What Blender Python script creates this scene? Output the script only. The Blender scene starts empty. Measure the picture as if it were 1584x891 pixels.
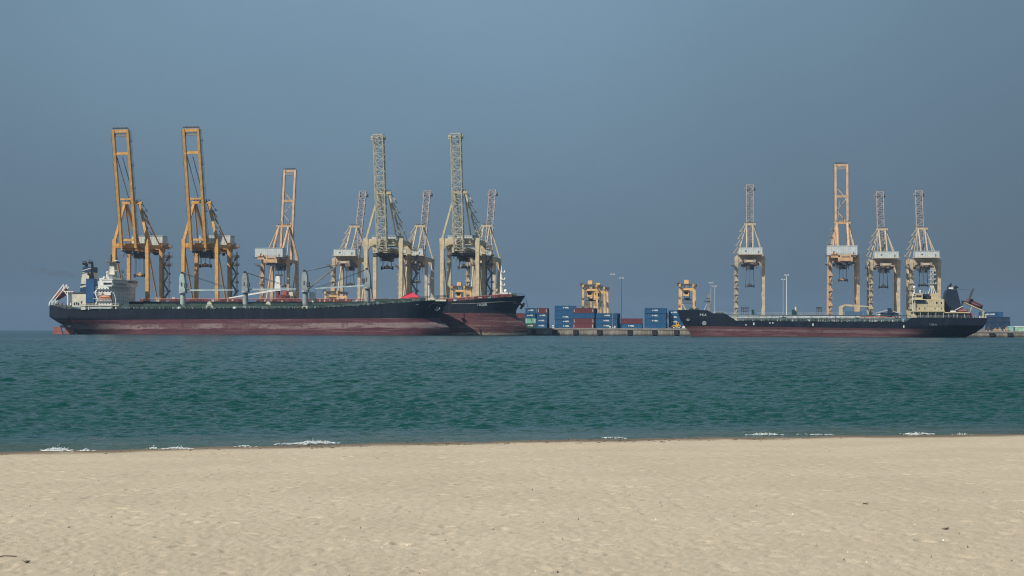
import bpy, math, random
import numpy as np
from mathutils import Vector, Matrix

S = bpy.context.scene
COL = S.collection
random.seed(7)
RNG = np.random.default_rng(11)

# ------------------------------------------------------------------ camera, world, sun, exposure
EYE = 2.6
FPX = 2600.0                      # focal length in pixels of the 1584 px wide photograph
ROLL = 0.0028
cam_d = bpy.data.cameras.new('camera')
cam = bpy.data.objects.new('camera', cam_d)
COL.objects.link(cam)
cam_d.sensor_width = 36.0
cam_d.lens = 36.0 * FPX / 1584.0
cam_d.shift_y = 66.3 / 1584.0
cam_d.clip_start = 0.2
cam_d.clip_end = 40000.0
cam.matrix_world = Matrix.Translation((0, 0, EYE)) @ Matrix.Rotation(math.pi / 2, 4, 'X') @ Matrix.Rotation(ROLL, 4, 'Z')
S.camera = cam

SUN_AZ = math.radians(52)         # to the left of straight behind the camera
SUN_EL = math.radians(40)
sun_dir = Vector((-math.sin(SUN_AZ) * math.cos(SUN_EL), -math.cos(SUN_AZ) * math.cos(SUN_EL), math.sin(SUN_EL)))
sd = bpy.data.lights.new('sun', 'SUN')
sd.energy = 3.9
sd.angle = math.radians(0.5)
sd.color = (1.0, 0.93, 0.82)
sun = bpy.data.objects.new('sun', sd)
COL.objects.link(sun)
sun.rotation_euler = sun_dir.to_track_quat('Z', 'Y').to_euler()
sun.location = (-60, -60, 90)

world = bpy.data.worlds.new('World')
S.world = world
world.use_nodes = True
wt = world.node_tree
wt.nodes.clear()
w_out = wt.nodes.new('ShaderNodeOutputWorld')
w_bg = wt.nodes.new('ShaderNodeBackground')
w_sky = wt.nodes.new('ShaderNodeTexSky')
w_sky.sky_type = 'NISHITA'
w_sky.sun_disc = False
w_sky.sun_elevation = SUN_EL
w_sky.sun_rotation = math.atan2(sun_dir.x, sun_dir.y)
w_sky.air_density = 1.0
w_sky.dust_density = 1.5
w_sky.ozone_density = 1.6
w_bg.inputs['Strength'].default_value = 0.06
# a thick dusty layer over the gulf greys the whole sky, evenly in every direction
w_mix = wt.nodes.new('ShaderNodeMix')
w_mix.data_type = 'RGBA'
w_mix.inputs[0].default_value = 0.9


def w_node(kind, **kw):
    n = wt.nodes.new(kind)
    for k, v in kw.items():
        setattr(n, k, v)
    return n


w_tc = w_node('ShaderNodeTexCoord')
w_sep = w_node('ShaderNodeSeparateXYZ')
wt.links.new(w_tc.outputs['Generated'], w_sep.inputs[0])
w_el = w_node('ShaderNodeMapRange', interpolation_type='SMOOTHSTEP')      # dust thickens toward the horizon
w_el.inputs[1].default_value = -0.02
w_el.inputs[2].default_value = 0.26
wt.links.new(w_sep.outputs[2], w_el.inputs[0])
w_grad = w_node('ShaderNodeMix', data_type='RGBA')
w_grad.inputs[6].default_value = (1.36, 2.13, 3.1, 1)
w_grad.inputs[7].default_value = (2.9, 4.65, 6.2, 1)
wt.links.new(w_el.outputs[0], w_grad.inputs[0])
w_az = w_node('ShaderNodeMapRange', interpolation_type='SMOOTHSTEP')      # and is darker away from the sun's side
w_az.inputs[1].default_value = -0.05
w_az.inputs[2].default_value = 0.36
w_az.inputs[3].default_value = 1.0
w_az.inputs[4].default_value = 0.64
wt.links.new(w_sep.outputs[0], w_az.inputs[0])
w_mul = w_node('ShaderNodeVectorMath', operation='SCALE')
wt.links.new(w_grad.outputs[2], w_mul.inputs[0])
w_azl = w_node('ShaderNodeMapRange', interpolation_type='SMOOTHSTEP')
w_azl.inputs[1].default_value = -0.4
w_azl.inputs[2].default_value = -0.06
w_azl.inputs[3].default_value = 0.8
w_azl.inputs[4].default_value = 1.0
wt.links.new(w_sep.outputs[0], w_azl.inputs[0])
w_m2 = w_node('ShaderNodeMath', operation='MULTIPLY')
wt.links.new(w_az.outputs[0], w_m2.inputs[0])
wt.links.new(w_azl.outputs[0], w_m2.inputs[1])
w_mot = w_node('ShaderNodeTexNoise')           # very soft unevenness of the dust
w_mot.inputs['Scale'].default_value = 7.0
w_mot.inputs['Detail'].default_value = 5.0
wt.links.new(w_tc.outputs['Generated'], w_mot.inputs['Vector'])
w_m3 = w_node('ShaderNodeMapRange')
w_m3.inputs[1].default_value = 0.3
w_m3.inputs[2].default_value = 0.7
w_m3.inputs[3].default_value = 0.955
w_m3.inputs[4].default_value = 1.045
wt.links.new(w_mot.outputs[0], w_m3.inputs[0])
w_m4 = w_node('ShaderNodeMath', operation='MULTIPLY')
wt.links.new(w_m2.outputs[0], w_m4.inputs[0])
wt.links.new(w_m3.outputs[0], w_m4.inputs[1])
wt.links.new(w_m4.outputs[0], w_mul.inputs['Scale'])
wt.links.new(w_mul.outputs[0], w_mix.inputs[7])
wt.links.new(w_sky.outputs[0], w_mix.inputs[6])
wt.links.new(w_mix.outputs[2], w_bg.inputs[0])
wt.links.new(w_bg.outputs[0], w_out.inputs[0])

S.view_settings.view_transform = 'Standard'
S.view_settings.look = 'None'
S.view_settings.gamma = 1.0
S.view_settings.exposure = 0.32
S.cycles.max_bounces = 5
S.cycles.diffuse_bounces = 2
S.cycles.glossy_bounces = 2
S.cycles.transparent_max_bounces = 4
S.cycles.volume_bounces = 0
S.cycles.use_denoising = True
S.cycles.pixel_filter_type = 'BLACKMAN_HARRIS'
S.cycles.filter_width = 1.1
S.cycles.use_adaptive_sampling = True
S.cycles.adaptive_threshold = 0.01

# ------------------------------------------------------------------ port frame: u along the quay, n away from the beach
PHI = math.atan((1150 - 792) / FPX)
CP, SP = math.cos(PHI), math.sin(PHI)


def W(u, n, z=0.0):
    return Vector((u * CP + n * SP, -u * SP + n * CP, z))


def dep(px, n):
    return n / ((px - 792) / FPX * SP + CP)


def U(px, n):
    t = (px - 792) / FPX
    y = dep(px, n)
    return t * y * CP - y * SP


def hor(px):
    return 509.6 + ROLL * px


def Zp(px, row, n):
    return EYE + (hor(px) - row) * dep(px, n) / FPX


# ------------------------------------------------------------------ node helper
class NT:
    def __init__(self, name):
        self.m = bpy.data.materials.new(name)
        self.m.use_nodes = True
        self.t = self.m.node_tree
        self.t.nodes.clear()
        self.out = self.t.nodes.new('ShaderNodeOutputMaterial')
        self.b = self.t.nodes.new('ShaderNodeBsdfPrincipled')
        self.t.links.new(self.b.outputs[0], self.out.inputs[0])
        self.tc = self.t.nodes.new('ShaderNodeTexCoord')
        self.obj = self.tc.outputs['Object']

    def put(self, sock, v):
        if isinstance(v, bpy.types.NodeSocket):
            self.t.links.new(v, sock)
        elif isinstance(v, (tuple, list)) and len(v) == 3 and sock.type == 'RGBA':
            sock.default_value = (*v, 1)
        else:
            sock.default_value = v

    def math(self, op, a, b=0.0, clamp=False):
        n = self.t.nodes.new('ShaderNodeMath')
        n.operation = op
        n.use_clamp = clamp
        self.put(n.inputs[0], a)
        self.put(n.inputs[1], b)
        return n.outputs[0]

    def scaled(self, vec, s):
        n = self.t.nodes.new('ShaderNodeVectorMath')
        n.operation = 'MULTIPLY'
        self.put(n.inputs[0], vec)
        n.inputs[1].default_value = s
        return n.outputs[0]

    def noise(self, vec, scale, detail=3, rough=0.55):
        n = self.t.nodes.new('ShaderNodeTexNoise')
        self.put(n.inputs['Vector'], vec)
        n.inputs['Scale'].default_value = scale
        n.inputs['Detail'].default_value = detail
        n.inputs['Roughness'].default_value = rough
        return n.outputs[0]

    def step(self, v, lo, hi):
        n = self.t.nodes.new('ShaderNodeMapRange')
        n.interpolation_type = 'SMOOTHSTEP'
        self.put(n.inputs[0], v)
        self.put(n.inputs[1], lo)
        self.put(n.inputs[2], hi)
        return n.outputs[0]

    def mix(self, f, a, b, mode='MIX'):
        n = self.t.nodes.new('ShaderNodeMix')
        n.data_type = 'RGBA'
        n.blend_type = mode
        self.put(n.inputs[0], f)
        self.put(n.inputs[6], a)
        self.put(n.inputs[7], b)
        return n.outputs[2]

    def xyz(self, vec):
        n = self.t.nodes.new('ShaderNodeSeparateXYZ')
        self.put(n.inputs[0], vec)
        return n.outputs

    def attr(self, name):
        n = self.t.nodes.new('ShaderNodeAttribute')
        n.attribute_name = name
        return n.outputs['Fac']

    def rand(self):
        return self.t.nodes.new('ShaderNodeObjectInfo').outputs['Random']

    def bump(self, h, strength=0.3, dist=0.1):
        n = self.t.nodes.new('ShaderNodeBump')
        self.put(n.inputs['Height'], h)
        n.inputs['Strength'].default_value = strength
        n.inputs['Distance'].default_value = dist
        self.t.links.new(n.outputs[0], self.b.inputs['Normal'])

    def done(self, col, rough=0.6, metal=0.0, spec=0.4):
        self.put(self.b.inputs['Base Color'], col)
        self.put(self.b.inputs['Roughness'], rough)
        self.put(self.b.inputs['Metallic'], metal)
        self.b.inputs['Specular IOR Level'].default_value = spec
        return self.m


def paint(name, c, rough=0.55, var=0.18, scale=0.35, rust=0.25, rustc=(0.13, 0.06, 0.035), metal=0.0, streak=(0.9, 0.9, 0.12)):
    t = NT(name)
    d = tuple(x * (1 - var) for x in c)
    l = tuple(min(1, x * (1 + var)) for x in c)
    col = t.mix(t.step(t.noise(t.obj, scale, 4), 0.3, 0.7), d, l)
    if rust:
        st = t.noise(t.scaled(t.obj, streak), 1.3, 5, 0.65)
        pt = t.noise(t.obj, 0.9, 4, 0.6)
        f = t.math('MULTIPLY', t.step(t.math('ADD', st, t.math('MULTIPLY', pt, 0.5)), 0.84, 1.0), rust * 2, True)
        col = t.mix(f, col, rustc)
    return t.done(col, rough, metal)


MT = {}


def M(k):
    return MT[k]


MT['orange'] = paint('crane_orange', (0.6, 0.33, 0.095), rust=0.22)
MT['orange_dark'] = paint('crane_walkway', (0.12, 0.085, 0.06), rust=0.3)
MT['peach'] = paint('crane_peach', (0.52, 0.34, 0.2), rust=0.22)
MT['cream'] = paint('crane_cream', (0.54, 0.455, 0.3), rust=0.15)
MT['cream_lattice'] = paint('crane_lattice_olive', (0.46, 0.44, 0.34), rust=0.2)
MT['sand_leg'] = paint('crane_sand', (0.47, 0.385, 0.27), rust=0.18)
MT['pink_lattice'] = paint('crane_lattice_pink', (0.31, 0.27, 0.26), rust=0.15)
MT['house'] = paint('house_panel', (0.5, 0.55, 0.55), rust=0.08, var=0.08)
MT['steel'] = paint('dark_steel', (0.07, 0.075, 0.085), rust=0.3)
MT['gear_brown'] = paint('gear_brown', (0.16, 0.12, 0.1), rust=0.35)
MT['steel_mid'] = paint('grey_steel', (0.2, 0.21, 0.22), rust=0.2)
MT['rope'] = paint('wire_rope', (0.05, 0.055, 0.06), rust=0)
MT['logo'] = paint('logo_print', (0.07, 0.07, 0.065), rust=0)
MT['white'] = paint('white_paint', (0.72, 0.72, 0.68), rust=0.18, var=0.1)
MT['ship_white'] = paint('ship_white', (0.66, 0.67, 0.64), rust=0.3, var=0.1)
MT['ship_cream'] = paint('ship_cream', (0.52, 0.44, 0.27), rust=0.2, var=0.1)
MT['off_white'] = paint('off_white', (0.6, 0.57, 0.46), rust=0.3, var=0.1)
MT['glass'] = paint('window_glass', (0.02, 0.025, 0.03), rough=0.12, rust=0)
MT['funnel_blue'] = paint('funnel_blue', (0.015, 0.045, 0.11), rust=0.08)
MT['bright_blue'] = paint('casing_blue', (0.012, 0.075, 0.2), rust=0.06)
MT['navy'] = paint('navy', (0.012, 0.022, 0.045), rust=0.12)
MT['black'] = paint('soot_black', (0.012, 0.013, 0.016), rust=0)
MT['boat_orange'] = paint('boat_orange', (0.62, 0.2, 0.07), rust=0.05)
MT['boat_red'] = paint('boat_red', (0.28, 0.045, 0.04), rust=0.05)
MT['boat_maroon'] = paint('boat_maroon', (0.1, 0.02, 0.03), rust=0.05)
MT['deck_green'] = paint('deck_green', (0.017, 0.055, 0.042), rust=0.25)
MT['deck_red'] = paint('deck_maroon', (0.16, 0.05, 0.05), rust=0.2)
MT['pipe_pink'] = paint('pipe_red', (0.34, 0.1, 0.09), rust=0.1)
MT['crane_grey'] = paint('deck_crane_grey', (0.27, 0.31, 0.32), rust=0.35)
MT['crane_green'] = paint('deck_crane_pale', (0.36, 0.46, 0.43), rust=0.45)
MT['jib_pale'] = paint('jib_pale', (0.38, 0.47, 0.47), rust=0.2)
MT['tent'] = paint('tent_cloth', (0.56, 0.04, 0.075), rust=0, var=0.08, rough=0.8)
MT['rtg'] = paint('yard_crane_yellow', (0.68, 0.43, 0.19), rust=0.12)
MT['galv'] = paint('galvanised', (0.42, 0.45, 0.47), rust=0.05)
MT['tyre'] = paint('tyre_rubber', (0.02, 0.02, 0.02), rust=0, rough=0.9)
MT['yellow'] = paint('machine_yellow', (0.65, 0.35, 0.06), rust=0.1)
MT['teal'] = paint('tank_teal', (0.25, 0.5, 0.5), rust=0.1)
MT['pale_green'] = paint('pale_green', (0.28, 0.5, 0.36), rust=0.1)
MT['red'] = paint('signal_red', (0.4, 0.06, 0.05), rust=0.1)
MT['copper'] = paint('rudder_red', (0.3, 0.09, 0.075), rust=0.5, rustc=(0.33, 0.22, 0.19))
CONT = {
    'blue': paint('container_blue', (0.014, 0.088, 0.2), rust=0.1, scale=0.8),
    'blue_dull': paint('container_blue_dull', (0.02, 0.085, 0.19), rust=0.14, scale=0.8),
    'maroon': paint('container_maroon', (0.13, 0.035, 0.045), rust=0.12, scale=0.8),
    'green': paint('container_green', (0.17, 0.42, 0.3), rust=0.1, scale=0.8),
    'dark_green': paint('container_dark_green', (0.035, 0.085, 0.065), rust=0.1, scale=0.8),
    'navy': paint('container_navy', (0.014, 0.04, 0.085), rust=0.1, scale=0.8),
}


# ------------------------------------------------------------------ mesh helper
class MB:
    def __init__(self):
        self.v, self.f = [], []

    def add(self, vs, fs):
        o = len(self.v)
        self.v += [tuple(p) for p in vs]
        self.f += [tuple(i + o for i in q) for q in fs]
        return self

    def box(self, x0, x1, y0, y1, z0, z1):
        x0, x1 = sorted((x0, x1)); y0, y1 = sorted((y0, y1)); z0, z1 = sorted((z0, z1))
        return self.add([(x0, y0, z0), (x1, y0, z0), (x1, y1, z0), (x0, y1, z0), (x0, y0, z1), (x1, y0, z1), (x1, y1, z1), (x0, y1, z1)],
                        [(0, 3, 2, 1), (4, 5, 6, 7), (0, 1, 5, 4), (1, 2, 6, 5), (2, 3, 7, 6), (3, 0, 4, 7)])

    def frustum(self, b, t, z0, z1):
        """b, t = (x0, x1, y0, y1) at the bottom and the top"""
        return self.add([(b[0], b[2], z0), (b[1], b[2], z0), (b[1], b[3], z0), (b[0], b[3], z0),
                         (t[0], t[2], z1), (t[1], t[2], z1), (t[1], t[3], z1), (t[0], t[3], z1)],
                        [(0, 3, 2, 1), (4, 5, 6, 7), (0, 1, 5, 4), (1, 2, 6, 5), (2, 3, 7, 6), (3, 0, 4, 7)])

    def beam(self, p, q, w, h=None, w2=None, h2=None):
        """rectangular bar from p to q; w across the x/y direction, h the other way"""
        p, q = Vector(p), Vector(q)
        h = w if h is None else h
        w2 = w if w2 is None else w2
        h2 = h if h2 is None else h2
        d = (q - p).normalized()
        a = Vector((1, 0, 0))
        if abs(d.dot(a)) > 0.8:
            a = Vector((0, 1, 0))
        s = (a - d * a.dot(d)).normalized()
        r = d.cross(s)
        vs = []
        for c, ww, hh in ((p, w, h), (q, w2, h2)):
            for i, j in ((-1, -1), (1, -1), (1, 1), (-1, 1)):
                vs.append(c + s * (i * ww / 2) + r * (j * hh / 2))
        return self.add(vs, [(0, 3, 2, 1), (4, 5, 6, 7), (0, 1, 5, 4), (1, 2, 6, 5), (2, 3, 7, 6), (3, 0, 4, 7)])

    def tube(self, p, q, r, n=6, r2=None, cap=True):
        p, q = Vector(p), Vector(q)
        r2 = r if r2 is None else r2
        d = (q - p).normalized()
        a = Vector((0, 0, 1)) if abs(d.z) < 0.9 else Vector((1, 0, 0))
        s = d.cross(a).normalized()
        t = d.cross(s)
        vs = []
        for c, rr in ((p, r), (q, r2)):
            for k in range(n):
                w = 2 * math.pi * k / n
                vs.append(c + s * (math.cos(w) * rr) + t * (math.sin(w) * rr))
        fs = [(k, (k + 1) % n, n + (k + 1) % n, n + k) for k in range(n)]
        if cap:
            fs += [tuple(range(n - 1, -1, -1)), tuple(range(n, 2 * n))]
        return self.add(vs, fs)

    def ball(self, c, r, n=10, m=7, sx=1, sy=1, sz=1):
        vs, fs = [], []
        for i in range(m + 1):
            th = math.pi * i / m
            for k in range(n):
                a = 2 * math.pi * k / n
                vs.append((c[0] + r * sx * math.sin(th) * math.cos(a), c[1] + r * sy * math.sin(th) * math.sin(a), c[2] + r * sz * math.cos(th)))
        for i in range(m):
            for k in range(n):
                fs.append((i * n + k, (i + 1) * n + k, (i + 1) * n + (k + 1) % n, i * n + (k + 1) % n))
        return self.add(vs, fs)

    def prism(self, pts, y0, y1):
        """outline in x/z pushed from y0 to y1"""
        n = len(pts)
        vs = [(x, y0, z) for x, z in pts] + [(x, y1, z) for x, z in pts]
        fs = [tuple(range(n)), tuple(range(2 * n - 1, n - 1, -1))] + [(k, n + k, n + (k + 1) % n, (k + 1) % n) for k in range(n)]
        return self.add(vs, fs)

    def build(self, name, mat=None, parent=None, kind=None, smooth=False):
        me = bpy.data.meshes.new(name)
        me.from_pydata(self.v, [], self.f)
        me.update()
        import bmesh
        bm = bmesh.new()
        bm.from_mesh(me)
        bmesh.ops.recalc_face_normals(bm, faces=bm.faces)
        bm.to_mesh(me)
        bm.free()
        if smooth:
            me.shade_smooth()
        return link(name, me, mat, parent, kind)


def link(name, me, mat=None, parent=None, kind=None):
    o = bpy.data.objects.new(name, me)
    COL.objects.link(o)
    if mat is not None:
        if not me.materials:
            me.materials.append(mat if not isinstance(mat, str) else M(mat))
        else:
            o.material_slots[0].link = 'OBJECT'
            o.material_slots[0].material = mat if not isinstance(mat, str) else M(mat)
    if parent is not None:
        o.parent = parent
    if kind:
        o['kind'] = kind
    return o


def tag(o, label, cat, group=None, kind=None):
    o['label'] = label
    o['category'] = cat
    if group:
        o['group'] = group
    if kind:
        o['kind'] = kind
    return o


def thing(name, label, cat, loc=(0, 0, 0), rz=0.0, group=None):
    o = bpy.data.objects.new(name, None)
    COL.objects.link(o)
    o.location = loc
    o.rotation_euler = (0, 0, rz)
    o.empty_display_size = 0.5
    return tag(o, label, cat, group)


def copy_tree(o, parent=None):
    c = o.copy()
    COL.objects.link(c)
    c.parent = parent
    for ch in list(o.children):
        copy_tree(ch, c)
    return c


def text_pts(s, size, bold=0.0, shear=0.0, spacing=1.0):
    cu = bpy.data.curves.new('lettering', 'FONT')
    cu.body = s
    cu.size = size
    cu.offset = bold
    cu.shear = shear
    cu.space_character = spacing
    cu.align_x = 'CENTER'
    cu.align_y = 'CENTER'
    cu.resolution_u = 2
    o = bpy.data.objects.new('lettering', cu)
    COL.objects.link(o)
    bpy.context.view_layer.update()
    me = bpy.data.meshes.new_from_object(o.evaluated_get(bpy.context.evaluated_depsgraph_get()))
    bpy.data.objects.remove(o)
    vs = [v.co.copy() for v in me.vertices]
    fs = [tuple(p.vertices) for p in me.polygons]
    bpy.data.meshes.remove(me)
    bpy.data.curves.remove(cu)
    return vs, fs


# ------------------------------------------------------------------ numpy noise
def vnoise(x, y, seed=0):
    xi, yi = np.floor(x), np.floor(y)
    fx, fy = x - xi, y - yi
    ux, uy = fx * fx * fx * (fx * (fx * 6 - 15) + 10), fy * fy * fy * (fy * (fy * 6 - 15) + 10)
    tab = np.random.default_rng(seed).random((256, 2)) * 2 - 1
    perm = np.random.default_rng(seed + 99).permutation(256)

    def g(a, b):
        h = perm[(perm[a.astype(np.int64) & 255] + b.astype(np.int64)) & 255]
        return tab[h]
    r = 0
    for dx in (0, 1):
        for dy in (0, 1):
            gr = g(xi + dx, yi + dy)
            w = (ux if dx else 1 - ux) * (uy if dy else 1 - uy)
            r = r + w * (gr[..., 0] * (fx - dx) + gr[..., 1] * (fy - dy))
    return r * 1.6


def grid_mesh(name, P, mat, attrs=None, smooth=True, flip=False):
    ny, nx = P.shape[:2]
    me = bpy.data.meshes.new(name)
    idx = np.arange(ny * nx).reshape(ny, nx)
    q = np.stack([idx[:-1, :-1], idx[:-1, 1:], idx[1:, 1:], idx[1:, :-1]], -1).reshape(-1, 4)
    me.vertices.add(ny * nx)
    me.vertices.foreach_set('co', P.astype(np.float32).ravel())
    me.loops.add(q.size)
    me.loops.foreach_set('vertex_index', q.astype(np.int32).ravel())
    me.polygons.add(len(q))
    me.polygons.foreach_set('loop_start', np.arange(0, q.size, 4, dtype=np.int32))
    me.update(calc_edges=True)
    if smooth:
        me.shade_smooth()
    for k, a in (attrs or {}).items():
        at = me.attributes.new(k, 'FLOAT', 'POINT')
        at.data.foreach_set('value', a.astype(np.float32).ravel())
    me.materials.append(mat)
    o = bpy.data.objects.new(name, me)
    COL.objects.link(o)
    return o


# ------------------------------------------------------------------ beach and sea
def shore(x):
    xc = np.clip(x, -25, 25)
    return 39.8 + 0.32 * xc - 0.006 * xc * xc + 0.12 * np.sin(xc * 1.7) + 0.07 * np.sin(xc * 3.9 + 1)


def sand_z(d):
    """height by distance inland"""
    return np.where(d > 0, 0.02 * np.maximum(d, 0) + 0.0142 * np.log1p(np.exp(np.clip(d - 4.5, -30, 60))), np.maximum(0.05 * d, -3.0))


t = NT('sand')
wet = t.attr('inland')
base = t.mix(t.step(t.noise(t.obj, 0.35, 4), 0.35, 0.65), (0.545, 0.45, 0.33), (0.59, 0.495, 0.365))
base = t.mix(t.step(t.noise(t.obj, 38.0, 3, 0.7), 0.3, 0.72), t.mix(0.35, base, (0.3, 0.25, 0.18)), base)
base = t.mix(t.math('MULTIPLY', t.step(t.noise(t.obj, 11.0, 4, 0.75), 0.6, 0.74), 0.55), base, (0.26, 0.22, 0.16))
base = t.mix(t.math('MULTIPLY', t.step(t.noise(t.obj, 70.0, 2, 0.7), 0.62, 0.72), 0.7), base, (0.09, 0.08, 0.065))
base = t.mix(t.math('MULTIPLY', t.step(t.noise(t.scaled(t.obj, (1, 1, 1.3)), 55.0, 2, 0.7), 0.68, 0.75), 0.5), base, (0.72, 0.68, 0.6))
damp = t.math('SUBTRACT', 1.0, t.step(t.math('ADD', wet, t.math('MULTIPLY', t.math('SUBTRACT', t.noise(t.obj, 0.9, 3), 0.5), 1.8)), 0.6, 2.0))
base = t.mix(damp, base, (0.17, 0.125, 0.08))
t.bump(t.noise(t.obj, 48.0, 3, 0.8), 0.6, 0.018)
MT['sand'] = t.done(base, t.math('SUBTRACT', 0.95, t.math('MULTIPLY', damp, 0.4)), 0, 0.2)

ys_ = np.concatenate([np.linspace(-30, 8, 30), np.linspace(8.4, 44.5, 760)])
tt = np.linspace(-1, 1, 540)
tt = tt * 0.36 + np.sign(tt) * np.maximum(0, np.abs(tt) - 0.93) * 24
P = np.zeros((len(ys_), len(tt), 3))
P[..., 1] = ys_[:, None]
P[..., 0] = tt[None, :] * np.maximum(ys_, 9.0)[:, None]
X, Y = P[..., 0], P[..., 1]
D = shore(X) - Y
Z = sand_z(D)
dry = np.clip((D - 0.6) / 2.5, 0, 1)
rel = 0.005 * vnoise(X * 1.1, Y * 1.0, 1) + 0.004 * vnoise(X * 2.9, Y * 2.3, 2) + 0.0062 * vnoise(X * 7.5 + 3, Y * 5, 3) + 0.007 * vnoise(X * 17, Y * 10, 4) + 0.004 * vnoise(X * 33, Y * 15, 6)
hol = vnoise(X * 6.2 + 7, Y * 4.4, 5)
rel -= 0.032 * np.clip(hol - 0.22, 0, 1)
# trodden prints
for k in range(420):
    fx, fy = RNG.uniform(-13, 13), RNG.uniform(14, 38)
    if k < 34:
        fx, fy = -2.2 + RNG.normal(0, 1.3), 32 + RNG.normal(0, 1.6)
    a = RNG.uniform(0, 3.14)
    m = (np.abs(X - fx) < 0.4) & (np.abs(Y - fy) < 0.4)
    dx, dy = X[m] - fx, Y[m] - fy
    e = ((dx * math.cos(a) + dy * math.sin(a)) / 0.12) ** 2 + ((-dx * math.sin(a) + dy * math.cos(a)) / 0.065) ** 2
    rel[m] += -0.03 * np.exp(-e) + 0.012 * np.exp(-((np.sqrt(e) - 1.5) / 0.4) ** 2)
P[..., 2] = Z + rel * (0.15 + 0.85 * dry) - np.where(Y < 8, 0.0, 0)
beach = grid_mesh('beach', P, M('sand'), {'inland': D})
tag(beach, 'pale beige sand beach trodden into soft dimples in the foreground', 'beach', kind='structure')


def sand_at(x, y):
    return float(sand_z(np.array(float(shore(np.array(x)) - y)))) + 0.0


# sea
t = NT('sea_water')
sh = t.attr('offshore')
deepc = t.mix(t.step(t.noise(t.scaled(t.obj, (0.02, 0.05, 1)), 1.0, 3), 0.35, 0.65), (0.0025, 0.042, 0.034), (0.003, 0.048, 0.041))
shal = t.math('SUBTRACT', 1.0, t.step(sh, 0.3, 5.0))
farc = t.step(sh, 60.0, 700.0)
c = t.mix(farc, deepc, (0.004, 0.036, 0.044))
c = t.mix(t.math('MULTIPLY', shal, 0.8), c, (0.05, 0.075, 0.05))
h1 = t.noise(t.scaled(t.obj, (0.75, 1.6, 1)), 3.6, 3, 0.6)
h2 = t.noise(t.scaled(t.obj, (0.5, 1.0, 1)), 0.9, 3, 0.6)
t.bump(t.math('ADD', h1, t.math('MULTIPLY', h2, 0.8)), 0.55, 0.1)
t.b.inputs['IOR'].default_value = 1.27
MT['sea'] = t.done(c, t.math('ADD', 0.05, t.math('MULTIPLY', t.step(sh, 150.0, 600.0), 0.2)), 0, 0.28)

e0 = np.arange(-2.5, 6, 0.08)
ee = [6.0]
while ee[-1] < 6500:
    yy = 39 + ee[-1]
    ee.append(ee[-1] + (float(np.interp(yy, [39, 60, 130, 260, 420], [0.075, 0.1, 0.19, 0.32, 0.6])) if yy < 420 else 0.02 * yy))
ee = np.concatenate([e0, np.array(ee)])
yr = 39.0 + ee
tt = np.linspace(-1, 1, 500)
tt = tt * 0.37 + np.sign(tt) * np.maximum(0, np.abs(tt) - 0.95) * 40
P = np.zeros((len(ee), len(tt), 3))
P[..., 0] = tt[None, :] * yr[:, None]
X = P[..., 0]
P[..., 1] = yr[:, None] + (shore(X) - 39.0) * np.exp(-np.maximum(ee, 0) / 150)[:, None]
Y = P[..., 1]
E = np.broadcast_to(ee[:, None], X.shape)
dyr = np.gradient(yr)[:, None]
dxr = (0.37 * 2 / 500) * yr[:, None]
Zs = np.zeros_like(X)
gust = 0.92 + 0.25 * vnoise(X * 0.045, Y * 0.03, 21) + 0.2 * vnoise(X * 0.15, Y * 0.1, 22)
for k in range(76):
    lam = math.exp(RNG.uniform(math.log(0.24), math.log(3.2)))
    th = RNG.normal(0.2, 0.5)
    kx, ky = math.sin(th) * 2 * math.pi / lam, math.cos(th) * 2 * math.pi / lam
    amp = 0.0145 * lam ** 0.6
    res = np.clip((lam / np.maximum(dyr, dxr) - 2.2) / 2.0, 0, 1)
    amp = amp * np.clip((yr[:, None] - 14) / (60.0 * lam), 0.2, 1)      # the bay is sheltered near the sand
    # short crests: every train comes and goes along and across its crests
    grp = 0.55 + 0.9 * vnoise(X / (lam * 1.6) + 3.1 * k, Y / (lam * 2.6) - 1.7 * k, 40 + k)
    ph = kx * X + ky * Y + RNG.uniform(0, 6.28)
    sw = np.sin(ph)
    Zs += amp * res * grp * (sw - 0.28 * np.cos(2 * ph))
dm = np.clip(0.1 + (E + 0.3) / 9, 0.1, 1)
Zs *= gust * dm
along = X - 0.3 * Y
br = 0.5 + 0.5 * np.sin(along * 0.55 + 1) * np.sin(along * 0.23 + 0.4)
Zs += 0.085 * np.exp(-((E - 0.9 - 0.25 * np.sin(along * 0.8)) / 0.34) ** 2) * (0.35 + 0.65 * br)
Zs += 0.05 * np.exp(-((E - 3.4 - 0.4 * np.sin(along * 0.4)) / 0.6) ** 2)
P[..., 2] = Zs
sea = grid_mesh('sea', P, M('sea'), {'offshore': E})
tag(sea, 'choppy blue green sea between the beach and the port', 'sea', kind='structure')

# foam where the small breakers reach the sand
t = NT('foam')
MT['foam'] = t.done((0.66, 0.7, 0.71), 0.6, 0, 0.3)


def ground_pt(px, row, z=0.05):
    y = (EYE - z) * FPX / (row - hor(px))
    return ((px - 792) / FPX * y, y)


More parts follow.
